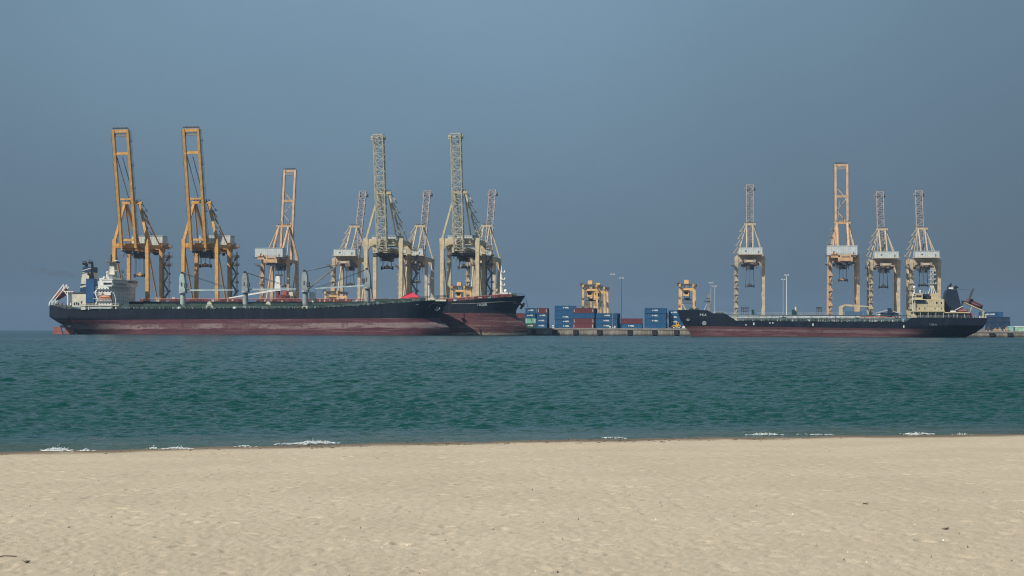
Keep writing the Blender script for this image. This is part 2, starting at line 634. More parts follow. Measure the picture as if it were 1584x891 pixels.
def foam(px0, px1, row, h, label, dens=1.0):
    mb = MB()
    n = int(34 * dens * max(1.0, (px1 - px0) / 14))
    for k in range(n):
        q = RNG.beta(2.2, 2.2)
        px = px0 + (px1 - px0) * q
        x, y = ground_pt(px, row, 0.03)
        y += RNG.normal(0, 0.06)
        env = (4 * q * (1 - q)) ** 0.9 * (0.45 + 0.55 * math.sin(px * 0.9) ** 2)
        z = 0.02 + abs(RNG.normal(0, 0.45)) * h * env
        r = RNG.uniform(0.004, 0.016) * (1.4 - min(1, z / (h + 1e-6)) * 0.8)
        mb.ball((x, y, z), r, 6, 4, sx=RNG.uniform(0.8, 1.8), sz=RNG.uniform(0.6, 1.1))
    for k in range(int(n * 0.35)):        # the low rim of the breaker
        px = RNG.uniform(px0 - 6, px1 + 6)
        x, y = ground_pt(px, row + RNG.normal(0.5, 0.6), 0.03)
        mb.ball((x, y, 0.025), RNG.uniform(0.005, 0.011), 6, 4, sx=RNG.uniform(2, 7), sz=0.6)
    o = mb.build('wave_foam', M('foam'), None, 'stuff', True)
    tag(o, label, 'foam', kind='stuff')


foam(70, 108, 696, 0.11, 'largest white splash of a small breaker near the left end of the shoreline', 2.2)
foam(126, 141, 696, 0.05, 'small white splash just right of the largest breaker splash')
foam(232, 243, 693.5, 0.1, 'thin spray left of the second breaker splash on the shoreline', 0.5)
foam(258, 292, 693, 0.06, 'second white breaker splash along the left part of the shoreline', 1.2)
foam(368, 392, 689.5, 0.03, 'faint white foam line between the splashes of the left shoreline', 0.6)
foam(432, 470, 686, 0.04, 'low white foam left of the tall central breaker splash', 0.8)
foam(462, 520, 684.5, 0.09, 'tall white breaker splash nearest the middle of the shoreline', 1.8)
foam(925, 965, 676.5, 0.035, 'thin white foam on the shoreline below the yellow yard crane', 0.3)
foam(1158, 1206, 671.5, 0.07, 'white curling foam of the breaker in the right half of the shoreline', 0.8)
foam(1238, 1290, 671.5, 0.03, 'thin broken foam right of the curling breaker', 0.3)
foam(1398, 1442, 671, 0.08, 'rightmost bright splash of the breaker on the shoreline', 0.8)
foam(1480, 1500, 671, 0.04, 'faint foam at the far right of the shoreline', 0.4)


# shells, pebbles and bits of weed
def bits(name, label, cat, n, rmin, rmax, mat, flat=0.5, long=1.0, yr=(11, 39), wrack=False):
    mb = MB()
    for k in range(n):
        y = 11 + (yr[1] - yr[0]) * RNG.random() ** 1.5 + yr[0] - 11
        x = RNG.uniform(-0.34, 0.34) * y
        if wrack:
            y = float(shore(np.array(x))) - abs(RNG.normal(0.9, 0.6)) - 0.15
        z = sand_at(x, y) + 0.004
        r = RNG.uniform(rmin, rmax)
        a = RNG.uniform(0, 3.14)
        c, s = math.cos(a), math.sin(a)
        lx, ly = r * long * RNG.uniform(0.7, 1.5), r * RNG.uniform(0.6, 1.1)
        top = r * flat + 0.003
        vs = [(x + c * lx, y + s * lx, z - 0.01), (x - s * ly, y + c * ly, z - 0.01), (x - c * lx, y - s * lx, z - 0.01), (x + s * ly, y - c * ly, z - 0.01), (x + r * 0.1, y, z + top)]
        mb.add(vs, [(0, 1, 4), (1, 2, 4), (2, 3, 4), (3, 0, 4), (3, 2, 1, 0)])
    return tag(mb.build(name, mat, None, 'stuff'), label, cat, kind='stuff')


MT['shell'] = paint('shell_white', (0.75, 0.72, 0.66), rust=0)
MT['weed'] = paint('dry_weed', (0.07, 0.05, 0.035), rust=0)
bits('shell_fragments', 'tiny white shell fragments strewn over the sand', 'shells', 170, 0.004, 0.009, M('shell'))
bits('pebbles', 'small dark pebbles and grit strewn over the sand', 'pebbles', 240, 0.004, 0.011, M('weed'))
bits('dry_seaweed', 'scraps of dark dry weed along the wet sand at the waterline', 'seaweed', 260, 0.012, 0.03, M('weed'), 0.35, 2.6, wrack=True)


def litter(name, label, px, row, build):
    z = 0.6
    for _ in range(4):
        x, y = ground_pt(px, row, z)
        z = sand_at(x, y)
    mb = MB()
    build(mb)
    o = mb.build(name, M('weed'))
    o.location = (x, y, z)
    o.scale = (0.55, 0.55, 0.6)
    tag(o, label, 'driftwood' if 'twig' in name else 'seaweed')


def ring(mb):
    p = [(0.05 * math.cos(a), 0.03 * math.sin(a), 0.02 + 0.012 * math.sin(2 * a)) for a in np.linspace(0, 5.4, 12)]
    for a, b in zip(p, p[1:]):
        mb.tube(a, b, 0.007, 5)


def clump(mb):
    for k in range(9):
        a = random.uniform(0, 3.1)
        mb.tube((random.uniform(-.03, .03), random.uniform(-.03, .03), 0.008), (0.06 * math.cos(a), 0.04 * math.sin(a), random.uniform(0.012, 0.045)), 0.007, 4, 0.003)


def stick(mb):
    p = [(-0.12, 0, 0.01), (-0.04, 0.012, 0.022), (0.05, 0.004, 0.02), (0.13, 0.03, 0.012)]
    for a, b in zip(p, p[1:]):
        mb.tube(a, b, 0.008, 5)


litter('weed_loop', 'dark curled loop of weed on the sand right of centre', 1340, 781, ring)
litter('weed_clump', 'black clump of weed on the sand toward the lower right corner', 1464, 820, clump)
litter('twig', 'thin dark twig on the sand at the lower left corner', 12, 863, stick)
litter('weed_clump', 'small brown clump of weed beside the twig at the lower left', 42, 872, clump)

# ------------------------------------------------------------------ port land
QZ = 4.0
QN = 948.0
t = NT('quay_concrete')
zc = t.xyz(t.obj)[2]
cc = t.mix(t.step(t.noise(t.scaled(t.obj, (1, 1, 0.35)), 0.5, 5, 0.65), 0.35, 0.65), (0.16, 0.14, 0.12), (0.3, 0.27, 0.23))
cc = t.mix(t.math('SUBTRACT', 1.0, t.step(t.math('ADD', zc, t.math('MULTIPLY', t.noise(t.obj, 0.5, 4), 1.5)), 1.0, 2.3)), cc, (0.05, 0.05, 0.048))
MT['quay'] = t.done(cc, 0.85)
MT['apron'] = paint('apron_concrete', (0.27, 0.25, 0.23), rust=0)
MT['rubber'] = paint('fender_rubber', (0.025, 0.025, 0.028), rust=0.3, rough=0.85)


def slab(name, u0, u1, n0, n1, ztop, label, fender_px=()):
    r = bpy.data.objects.new(name, None)
    COL.objects.link(r)
    r.location = W(u0, n0, 0)
    r.rotation_euler = (0, 0, -PHI)
    tag(r, label, 'quay', kind='structure')
    L = u1 - u0
    MB().box(0, L, 0.4, n1 - n0, -2.5, ztop - 0.02).build('deck', M('apron'), r)
    # the front wall in poured lengths with open joints
    ln = 12.5
    k = int(L / ln)
    mb = MB().box(0.04, ln - 0.04, 0, 0.395, -2.4, ztop - 0.55)
    w0 = mb.build('wall_panel', M('quay'), r)
    cp = MB().box(0.03, ln - 0.03, -0.35, 0.9, ztop - 0.55, ztop + 0.25)
    c0 = cp.build('coping_block', M('apron'), r)
    for i in range(min(k, 60)):
        a = w0 if i == 0 else w0.copy()
        b = c0 if i == 0 else c0.copy()
        if i:
            COL.objects.link(a)
            COL.objects.link(b)
        a.location = (i * ln, 0, 0)
        b.location = (i * ln, 0, 0)
    f0 = None
    for px in fender_px:
        x = U(px, n0) - u0
        if f0 is None:
            f0 = MB().frustum((-1.1, 1.1, -0.75, -0.005), (-1.3, 1.3, -0.9, -0.005), 0.6, ztop - 0.6).build('fender', M('rubber'), r)
            o = f0
        else:
            o = f0.copy()
            COL.objects.link(o)
        o.location = (x, 0, 0)
    return r


u_left = U(120, QN)
slab('quay', u_left, u_left + 660, QN, 1190, QZ, 'grey concrete quay of the container terminal behind the ships',
     [826, 858, 890, 927, 974, 1012, 1046])
u_r = U(1430, 884)
slab('quay', u_r, u_r + 240, 884, 946, 3.0, 'lower concrete quay at the right edge behind the stern of the tanker',
     [1534, 1562])


# ------------------------------------------------------------------ shipping containers
def corr_container(L, H):
    """body with corrugated long sides and ends inside a square frame"""
    Bw = 2.44
    mb = MB()
    nw = int(L / 0.56)

    def wall(length, n):
        pts = []
        p = length / n
        for i in range(n):
            pts += [(i * p, 0), (i * p + p * 0.3, 0), (i * p + p * 0.5, 0.07), (i * p + p * 0.8, 0.07)]
        pts.append((length, 0))
        return pts
    a = wall(L - 0.24, nw)
    b = wall(Bw - 0.24, 4)
    ring_ = [(0.12 + x, -Bw / 2 + 0.04 + d) for x, d in a]
    ring_ += [(L - 0.04 - d, -Bw / 2 + 0.12 + x) for x, d in b]
    ring_ += [(L - 0.12 - x, Bw / 2 - 0.04 - d) for x, d in a]
    ring_ += [(0.04 + d, Bw / 2 - 0.12 - x) for x, d in b]
    n = len(ring_)
    vs = [(x, y, 0.12) for x, y in ring_] + [(x, y, H - 0.06) for x, y in ring_]
    mb.add(vs, [(k, (k + 1) % n, n + (k + 1) % n, n + k) for k in range(n)] + [tuple(range(n, 2 * n)), tuple(range(n - 1, -1, -1))])
    me = mb.build('shipping_container', None)
    d = me.data
    bpy.data.objects.remove(me)
    fr = MB()
    for x in (0.0, L - 0.14):
        for y in (-Bw / 2, Bw / 2 - 0.14):
            fr.box(x, x + 0.14, y, y + 0.14, 0, H)
    for y in (-Bw / 2 + 0.005, Bw / 2 - 0.125):
        for z in (0.0, H - 0.13):
            fr.box(0.14, L - 0.14, y, y + 0.12, z + 0.003, z + 0.125)
    for x in (0.005, L - 0.125):
        for z in (0.0, H - 0.13):
            fr.box(x, x + 0.12, -Bw / 2 + 0.14, Bw / 2 - 0.14, z + 0.003, z + 0.125)
    fo = fr.build('frame', None)
    fd = fo.data
    bpy.data.objects.remove(fo)
    return d, fd


CM = {}
TXT = {}


def cont_mesh(L, H):
    if (L, H) not in CM:
        CM[(L, H)] = corr_container(L, H)
    return CM[(L, H)]


def letters(s, size, bold=0.03, shear=0.0):
    k = (s, size, bold, shear)
    if k not in TXT:
        vs, fs = text_pts(s, size, bold, shear)
        me = bpy.data.meshes.new('lettering')
        me.from_pydata([(v.x, 0, v.y) for v in vs], [], fs)
        TXT[k] = me
    return TXT[k]


def container(px0, n, z, L, H, colour, label, text=None, tx=0.5, group=None, ends=False, u=None):
    d, fd = cont_mesh(L, H)
    u = U(px0, n) if u is None else u
    o = bpy.data.objects.new('shipping_container', d)
    COL.objects.link(o)
    if not d.materials:
        d.materials.append(None)
        fd.materials.append(None)
    o.material_slots[0].link = 'OBJECT'
    o.material_slots[0].material = CONT[colour]
    o.location = W(u, n + 1.22, z)
    o.rotation_euler = (0, 0, -PHI)
    tag(o, label, 'container', group)
    f = bpy.data.objects.new('frame', fd)
    COL.objects.link(f)
    f.material_slots[0].link = 'OBJECT'
    f.material_slots[0].material = CONT[colour]
    f.parent = o
    if text:
        for nm, s in (('emblem', None), ('lettering', text)):
            if s is None:
                if 'emblem' not in TXT:
                    e = MB().prism([(-0.55, 0.0), (-0.12, 0.4), (-0.05, 0.14), (0.35, 0.12), (0.35, -0.12), (-0.05, -0.14), (-0.12, -0.4)], -0.02, 0.0).build('emblem', None)
                    TXT['emblem'] = e.data
                    bpy.data.objects.remove(e)
                q = link('emblem', TXT['emblem'], M('white'), o)
                q.location = (L * tx - 1.15, -1.225, H * 0.55)
            else:
                q = link('lettering', letters(s, 1.05, 0.05), M('white'), o)
                q.location = (L * tx + 0.62, -1.245, H * 0.55)
    if ends:
        for x in ((0.75, 0.32), (L - 0.75, -0.32)) if ends is True else ((0.75, 0.32),):
            q = MB().box(x[0] - 0.12, x[0] + 0.12, -1.235, -1.19, H * 0.2, H * 0.82).build('marking_panel', M('white'), o)
    return o


L40, L20, HC, STD = 12.19, 6.06, 2.9, 2.6
YN = 956.0
R = random.Random(3)


def stack(px0, n, L, spec, where, tname, rows_behind=0, behind_cols=None, H=HC, zb=QZ + 0.02):
    z = zb
    words = ['bottom', 'second', 'third', 'fourth', 'fifth']
    top = len(spec) - 1
    nm = {'blue': 'blue', 'blue_dull': 'dull blue', 'maroon': 'maroon', 'green': 'pale green', 'dark_green': 'dark green', 'navy': 'navy'}
    for i, s in enumerate(spec):
        c, txt = s[0], s[1]
        lv = ('topmost' if i == top else words[i] + ' up' if i else 'bottom')
        lab = f"{nm[c]} container, {lv} of the {tname} stack {where}"
        container(px0 + (s[3] if len(s) > 3 else R.uniform(-0.4, 0.6)), n + R.uniform(-0.1, 0.1), z, L, H, c, lab, txt, s[2] if len(s) > 2 else 0.5, ends=(c in ('maroon', 'green') and 'marked' in s))
        z += H + 0.03
    if rows_behind:
        zz = zb
        for lv in range(len(behind_cols)):
            for r in range(rows_behind):
                container(None, n + 2.75 * (r + 1), zb + lv * (H + 0.03), L, H, behind_cols[lv],
                          f"{nm[behind_cols[lv]]} container, {words[lv]}{' up' if lv else ''} in the {['first', 'second', 'third'][r]} row behind the {tname} stack", None, group=f"containers behind the {tname} stack",
                          u=U(px0, n) + R.uniform(-0.1, 0.4) + 0.35 * r)


TX = 'HESL'
stack(797, 962, L20, [('navy', None), ('navy', None), ('maroon', None)], 'behind the high bow', 'leftmost', H=HC)
stack(803.5, 966, L20, [('maroon', None), ('blue_dull', None), ('green', None)], 'beside the bow bulb', 'second', H=HC)
stack(812, YN, L20, [('dark_green', 'HESL', 0.5), ('green', None, 0.5, 0.4, 'marked'), ('blue', TX), ('blue', TX, 0.5, 0.6)], 'by the bow', 'twenty foot green and blue', 1, ['navy', 'navy', 'navy'])
stack(829.3, YN, L20, [('blue', TX, 0.5, 0), ('blue', TX, 0.5, 0.1), ('blue', TX, 0.55, 1.0), ('maroon', None, 0.5, 1.2, 'marked')], 'beside it', 'twenty foot maroon topped', 2, ['navy', 'maroon', 'navy', 'navy'])
stack(858, YN + 3, L40, [('blue', TX, .52), ('blue', TX, .52), ('blue', TX, .52), ('blue', None), ('blue', TX, .52)], 'in the middle', 'five high blue', 0, H=STD)
stack(885.8, YN - 2, L40, [('maroon', None, .5, 0, 'marked'), ('maroon', None, .5, 0.3, 'marked'), ('blue', None, .5, 0.6), ('maroon', None, .5, 0.2, 'marked')], 'under the yard cranes', 'tall maroon and blue', 3, ['navy', 'maroon', 'navy', 'blue_dull'])
stack(921.5, YN - 2, L40, [('blue', TX, .5), ('blue', TX, .5), ('blue', TX, .53)], 'behind a lamp mast', 'three high blue', 3, ['navy', 'navy', 'navy'])
stack(959.6, YN - 1, L40, [('blue', TX, .5, 0), ('maroon', None, .5, 0.8)], 'right of the lamp mast', 'low two high', 1, ['navy', 'navy'])
stack(996.8, YN - 2, L40, [('blue', None), ('blue', TX, .47), ('blue', TX, .47), ('blue', TX, .47, 0.6)], 'left of the tanker', 'four high blue', 2, ['navy', 'navy', 'navy', 'navy'])
stack(1034, YN + 2, L40, [('blue', TX, .25), ('blue', TX, .25), ('blue', TX, .25), ('blue', TX, .25)], 'behind the tanker bow', 'four high lettered', 0, H=STD)
# seen over the tanker's deck and at the right edge
container(1307, 975, Zp(1320, 488.6, 975) - 0.2, 12.19, STD, 'blue', 'long blue container seen over the middle of the tanker deck')
for lv in range(3):
    container(1307, 975, QZ + 0.02 + lv * 2.62, 12.19, STD, 'maroon' if lv == 2 else 'blue_dull', f"{['bottom dull blue','middle dull blue','upper maroon'][lv]} container under the long blue one behind the tanker")
container(1514.5, 905, Zp(1530, 491, 905), L40, HC, 'blue_dull', 'blue container with white lettering topmost of the stack behind the tanker stern', 'CA LINES', 0.42)
container(1525, 903, Zp(1540, 498.7, 903), L40, HC, 'navy', 'navy container, second from the top of the stack behind the tanker stern')
container(1525.4, 903, Zp(1540, 506.3, 903), L40, HC, 'navy', 'navy container, third from the top of the stack behind the tanker stern')
container(1525, 903, 3.02, L40, max(1.2, Zp(1540, 506.3, 903) - 3.05), 'navy', 'lowest navy container of the stack behind the tanker stern')


# ------------------------------------------------------------------ ship to shore cranes
def lattice(mb, p, q, w, h, n, rc, rd, side=None):
    """box truss from p to q, w along x, h across; chords rc, lacing rd"""
    p, q = Vector(p), Vector(q)
    d = (q - p)
    ax = Vector((1, 0, 0))
    up = d.normalized().cross(ax)
    P4 = []
    for i in range(n + 1):
        c = p + d * (i / n)
        P4.append([c + ax * (sx * w / 2) + up * (sy * h / 2) for sx, sy in ((-1, -1), (1, -1), (1, 1), (-1, 1))])
    for i in range(n):
        a, b = P4[i], P4[i + 1]
        for k in range(4):
            if i % 2:
                mb.beam(a[k], b[(k + 1) % 4], rd)
            else:
                mb.beam(a[(k + 1) % 4], b[k], rd)
            mb.beam(a[k], a[(k + 1) % 4], rd)
    for k in range(4):
        mb.beam(P4[n][k], P4[n][(k + 1) % 4], rd * 1.5)
    return P4


def rail(mb, p, q, h=1.1, step=2.5, r=0.05):
    p, q = Vector(p), Vector(q)
    n = max(1, int((q - p).length / step))
    for k in range(n + 1):
        c = p + (q - p) * (k / n)
        mb.beam(c, c + Vector((0, 0, h)), r)
    for z in (h, h * 0.5):
        mb.beam(p + Vector((0, 0, z)), q + Vector((0, 0, z)), r)


def crane(P, label, px, n, flip=False, spreader_z=30.0, trolley_y=12.0, mats=None, zs=1.0, logo=False, zbase=QZ):
    """x along the rails, y from the water side to the land side, boom raised on the -y side"""
    leg_m, boom_m, acc = mats
    Wd, G, Hp = P['W'], P['G'], P['Hp']
    u = U(px, n)
    if not flip:
        root = thing('ship_to_shore_crane', label, 'crane', W(u, n, zbase), -PHI, 'ship to shore gantry cranes with booms raised')
    else:
        root = thing('ship_to_shore_crane', label, 'crane', W(u, n + G, zbase), math.pi - PHI, 'ship to shore gantry cranes with booms raised')
    root.scale = (1, 1, zs)
    hw = Wd / 2
    lt = P['leg']
    gz0, gz1 = P['girder']
    # bogies and sill beams
    for y in (0, G):
        MB().box(-hw - 1, hw + 1, y - 0.9, y + 0.9, 2.2, 4.0).build('sill_beam', leg_m, root)
        for sx in (-1, 1):
            b = MB().box(sx * hw - 4, sx * hw + 4, y - 0.5, y + 0.5, 0.9, 2.19)
            bo = b.build('bogie', M('steel'), root)
            for k in range(4):
                wx = sx * hw - 3 + 2 * k
                MB().tube((wx, y - 0.35, 0.45), (wx, y + 0.35, 0.45), 0.45, 10).build('wheel', M('steel_mid'), bo)
    # legs, slightly cranked inward near the top like box columns
    for y in (0, G):
        for sx in (-1, 1):
            mb = MB()
            zk = Hp - 9
            ztop = Hp if y == 0 else Hp - P.get('rear_drop', 1.0)
            mb.beam((sx * (hw + P.get('splay', 0)), y, 3.9), (sx * hw, y, zk), lt, lt * 1.15)
            mb.beam((sx * hw, y, zk), (sx * (hw - P.get('crank', 0.3)), y, ztop), lt, lt * 1.15, lt * P.get('flare', 1.25), lt * 1.3)
            mb.build('leg', leg_m, root)
    # portal beams across the rails
    pz0, pz1 = P['portal']
    xin = hw - lt * 0.66
    for y in (0, G):
        mb = MB().box(-xin, xin, y - lt * 0.5, y + lt * 0.5, pz0, pz1)
        if P.get('fillet'):
            for sx in (-1, 1):
                mb.prism([(sx * xin, pz0 - 3.0), (sx * xin, pz0 + 0.02), (sx * (xin - 4.0), pz0 + 0.02), (sx * (xin - 1.2), pz0 - 1.0)], y - lt * 0.48, y + lt * 0.48)
        mb.build('portal_beam', leg_m, root)
    # side beams and diagonals between water and land side legs
    for sx in (-1, 1):
        MB().box(sx * hw - lt * 0.4, sx * hw + lt * 0.4, lt * 0.62, G - lt * 0.62, 14.0, 16.0).build('tie_beam', leg_m, root) if P.get('mid_tie') else None
        MB().box(sx * hw - lt * 0.36, sx * hw + lt * 0.36, lt * 0.62, G - lt * 0.62, pz0 + 0.2, pz1 - 0.6).build('side_beam', leg_m, root)
        MB().tube((sx * hw, 1.0, pz0 - 1), (sx * hw, G - 1.2, 6.0), lt * 0.27, 8).build('diagonal_brace', leg_m, root)
    # girders over the portal
    gh = P['gx']
    yb = G + P['backreach']
    for sx in (-1, 1):
        g = MB().box(sx * gh - 0.7, sx * gh + 0.7, -2.5, yb, gz0, gz1).build('girder', leg_m if P['boom'] == 'box' else boom_m, root)
        wk = MB().box(sx * (gh + 0.75), sx * (gh + 2.0), -2, yb, gz0 + 0.9, gz0 + 1.05)
        rail(wk, (sx * (gh + 2.0), -2, gz0 + 1.0), (sx * (gh + 2.0), yb, gz0 + 1.0))
        wk.build('walkway', M('orange_dark'), root, 'stuff')
    for y in (lt + 1.0, G * 0.5, G - lt - 0.5, yb - 0.5):
        MB().box(-gh + 0.72, gh - 0.72, y - 0.6, y + 0.6, gz0 + 0.3, gz1 - 0.3).build('cross_tie', leg_m, root)
    # lower service platforms give the dark band under the girders
    mb = MB()
    for k in range(P.get('clutter', 26)):
        x, y = random.uniform(-hw * 0.62, hw * 0.62), random.uniform(-1, G + P['backreach'])
        s = random.uniform(0.4, 1.5)
        mb.box(x - s, x + s, y - 0.5, y + 0.5, gz0 - random.uniform(0.4, 2.0), gz0 - 0.05)
    for k in range(12):
        x = random.uniform(-gh - 2, gh + 2)
        y = random.uniform(0, G)
        mb.beam((x, y, gz0), (x + random.uniform(-2, 2), y, gz0 - random.uniform(2.5, 4.5)), 0.22)
    mb.build('service_gear', M('steel') if P['boom'] == 'box' or P.get('gx', 4) > 3.4 else M('gear_brown'), root, 'stuff')
    # festoon cables hanging under the girders
    mb = MB()
    for k in range(P.get('festoon', 26)):
        x = random.uniform(-gh * 0.95, gh * 0.95)
        y = random.uniform(2, G)
        mb.beam((x, y, gz0 - 0.1), (x, y, gz0 - random.uniform(2.6, 5.2)), 0.16)
    mb.build('festoon_cables', M('steel'), root, 'stuff')
    # boom
    hy, hz = P['hinge']
    top = Vector((0, hy - P['lean'], hz + P['rise']))
    foot = Vector((0, hy, hz))
    bw = P['bw']
    if P['boom'] == 'box':
        for sx in (-1, 1):
            b = MB().beam(foot + Vector((sx * bw, 0, -0.5)), top + Vector((sx * bw, 0, 0)), 1.5, 2.3, 1.4, 2.0).build('boom_beam', boom_m, root)
            wk = MB()
            dv = (top - foot)
            o = Vector((sx * (bw + 1.15), 0.5, 0))
            for k in range(30):
                c = foot + dv * (k / 30.0) + o
                wk.beam(c, c + Vector((sx * 0.6, 0.2, 0.0)), 0.09)
                if k % 6 == 3:
                    wk.box(c.x - 0.5, c.x + 0.5 + sx * 0.5, c.y - 0.6, c.y + 0.6, c.z, c.z + 0.15)
                    wk.beam(c + Vector((sx * 0.9, 0, 0)), c + Vector((sx * 0.9, 0, 1.6)), 0.1)
            wk.beam(foot + o, top + o, 0.16)
            wk.beam(foot + o + Vector((sx * 0.55, 0.3, 0)), top + o + Vector((sx * 0.55, 0.3, 0)), 0.1)
            wk.build('boom_walkway', M('orange_dark'), b, 'stuff')
        for f, d, mt in ((0.988, 1.7, boom_m), (P['tie2'], 1.6, boom_m), (0.41, 1.0, boom_m), (0.06, 1.2, boom_m)):
            c = foot.lerp(top, f)
            MB().box(-bw + 0.76, bw - 0.76, c.y - 0.7, c.y + 0.7, c.z - d / 2, c.z + d / 2).build('boom_tie', mt, root)
        # sheave row and rail on the tip
        mb = MB()
        for k in range(12):
            x = -bw + 2 * bw * k / 11
            mb.tube((x - 0.18, top.y, top.z + 1.1), (x + 0.18, top.y, top.z + 1.1), 0.45, 8)
        mb.box(-bw - 0.7, bw + 0.7, top.y - 0.5, top.y + 0.5, top.z + 0.55, top.z + 0.75)
        mb.build('tip_sheaves', M('steel'), root, 'stuff')
        c = foot.lerp(top, 0.97)
        MB().box(-bw + 0.8, bw - 0.8, c.y - 0.2, c.y + 1.2, c.z - 1.9, c.z - 0.1).build('tip_walkway', M('steel_mid'), root)
        if P.get('xbrace'):
            a = [foot.lerp(top, f) for f in (0.40, 0.52, 0.64, 0.76)]
            for i, (c0, c1) in enumerate(zip(a, a[1:])):
                s = 1 if i % 2 else -1
                MB().tube(c0 + Vector((s * (bw - 0.7), 0, 0)), c1 + Vector((-s * (bw - 0.7), 0, 0)), 0.3, 6).build('boom_brace', boom_m, root)
        c0 = foot.lerp(top, P['tie2'] - 0.03)
        ap = Vector((0, P['apex'][0], P['apex'][1]))
        for sx in ((-0.55, 0.25) if not P.get('xbrace') else (0.5,)):
            MB().tube(c0 + Vector((sx * 4.2 - 1.2, 0.6, 0)), ap + Vector((sx * 4.2 + 1.2, -1, 0)), 0.28, 6).build('forestay', M('steel_mid'), root)
    else:
        nseg = P['segs']
        mb = MB()
        P4 = lattice(mb, foot, top, bw * 2, P['bh'], nseg, 0.5, P.get('rd', 0.34))
        mb.build('boom_lattice', boom_m, root, 'stuff')
        for k in range(4):
            MB().beam(P4[0][k], P4[nseg][k], P.get('chord', 0.6)).build('boom_chord', boom_m, root)
        # trolley rails and rungs running up inside the truss
        mb = MB()
        for sx in (-0.45, 0.45):
            mb.beam(foot + Vector((sx * bw, 0.3, 0)), top + Vector((sx * bw, 0.3, 0)), 0.3)
        for k in range(nseg * 2):
            c = foot.lerp(top, k / (nseg * 2.0))
            mb.beam(c + Vector((-bw * 0.9, 0.8, 0)), c + Vector((bw * 0.9, 0.8, 0)), 0.16)
            if k % 3 == 0:
                mb.box(c.x + bw, c.x + bw + 0.7, c.y - 0.2, c.y + 1.0, c.z, c.z + 1.0)
        mb.build('boom_rails', boom_m if P.get('chord', 0.6) > 0.55 else M('steel_mid'), root, 'stuff')
        tc = MB().box(-bw - 1.3, bw + 1.3, top.y - 1.3, top.y + 1.3, top.z - P['cap'], top.z - P['cap'] + 0.35)
        for sx in (-1, 1):
            tc.box(sx * (bw + 0.4), sx * (bw + 1.5), top.y - 0.6, top.y + 0.6, top.z - P['cap'] - 1.2, top.z - P['cap'] + 1.2)
        rail(tc, (-bw - 1.3, top.y - 1.3, top.z - P['cap']), (bw + 1.3, top.y - 1.3, top.z - P['cap']))
        tc.build('tip_platform', boom_m, root, 'stuff')
    # A frame
    ay, az, ax_ = P['apex']
    for sx in (-1, 1):
        MB().beam((sx * (hw - P.get('crank', 0.3)), 0.2, Hp - 0.2), (sx * ax_, ay, az), P['ar'] * 1.15, P['ar'] * 1.15, P['ar'], P['ar']).build('a_frame_leg', leg_m, root)
        MB().tube((sx * P['bsx'], G - 0.4, pz1 - 0.3), (sx * ax_ * 0.86, ay + 0.6, az - 0.4), P['br'], 8).build('backstay', leg_m, root)
        MB().tube((sx * (hw - 1.0), G, pz1), (sx * ax_, ay + 0.4, az - 1), P['br'] * 0.45, 6).build('side_stay', leg_m, root)
    mb = MB().box(-ax_ - 1.4, ax_ + 1.4, ay - 0.9, ay + 0.9, az - 0.6, az + 0.9)
    mb.build('apex_beam', leg_m, root)
    mb = MB()
    rail(mb, (-ax_ - 1.4, ay - 1.2, az + 0.9), (ax_ + 1.4, ay - 1.2, az + 0.9))
    for k in range(6):
        x = -ax_ + 2 * ax_ * k / 5
        mb.tube((x - 0.2, ay, az + 1.4), (x + 0.2, ay, az + 1.4), 0.6, 8)
    mb.build('apex_sheaves', M('steel'), root, 'stuff')
    # ladder flights climbing one A frame leg
    a = Vector((hw, 0.2, Hp))
    b = Vector((ax_, ay, az))
    mb = MB()
    for k in range(4):
        c = a.lerp(b, 0.12 + 0.22 * k) + Vector((1.3, 0.9, 0))
        c2 = a.lerp(b, 0.12 + 0.22 * (k + 1)) + Vector((1.3, 0.9, 0))
        mb.box(c.x - 0.8, c.x + 2.2, c.y - 0.6, c.y + 0.6, c.z - 0.1, c.z + 0.1)
        mb.beam(c + Vector((2.0, 0, 0)), c + Vector((2.0, 0, 1.4)), 0.12)
        mb.beam(c + Vector((1.6, 0, 0)), c2 + Vector((-0.4, 0, 0)), 0.45, 0.25)
    mb.build('apex_ladder', leg_m if P['boom'] != 'box' else M('steel_mid'), root, 'stuff')
    # machinery house
    x0, x1, y0, y1, z0, z1 = P['house']
    h = MB().box(x0, x1, y0, y1, z0, z1).build('machinery_house', M('house'), root)
    MB().box(x0 - 0.25, x1 + 0.25, y0 - 0.25, y1 + 0.25, z1, z1 + 0.25).build('roof', M('house'), h)
    k = 0
    x = x0 + 1.3
    mb = MB()
    while x < x1 - 0.5:
        for yy in (y0 - 0.04, y1 - 0.02):
            mb.box(x, x + 0.09, yy, yy + 0.06, z0 + 0.02, z1 - 0.02)
        x += 1.6
    mb.build('panel_seams', M('steel_mid'), h, 'stuff')
    MB().box(x0 + 2.0, x0 + 3.0, y1 + 0.005, y1 + 0.05, z0 + 0.3, z0 + 2.4).build('door', M('steel_mid'), h)
    MB().box(x1 - 5.0, x1 - 3.8, y1 + 0.005, y1 + 0.05, z0 + 1.6, z0 + 2.6).build('vent', M('steel'), h)
    pf = MB().box(x0 - 1.0, x1 + 1.0, y0 - 1.2, y1 + 1.2, z0 - 0.35, z0 - 0.05)
    for yy in (y0 - 1.2, y1 + 1.2):
        rail(pf, (x0 - 1, yy, z0 - 0.05), (x1 + 1, yy, z0 - 0.05))
    pf.build('house_platform', M('orange_dark') if P['boom'] == 'box' else leg_m, root, 'stuff')
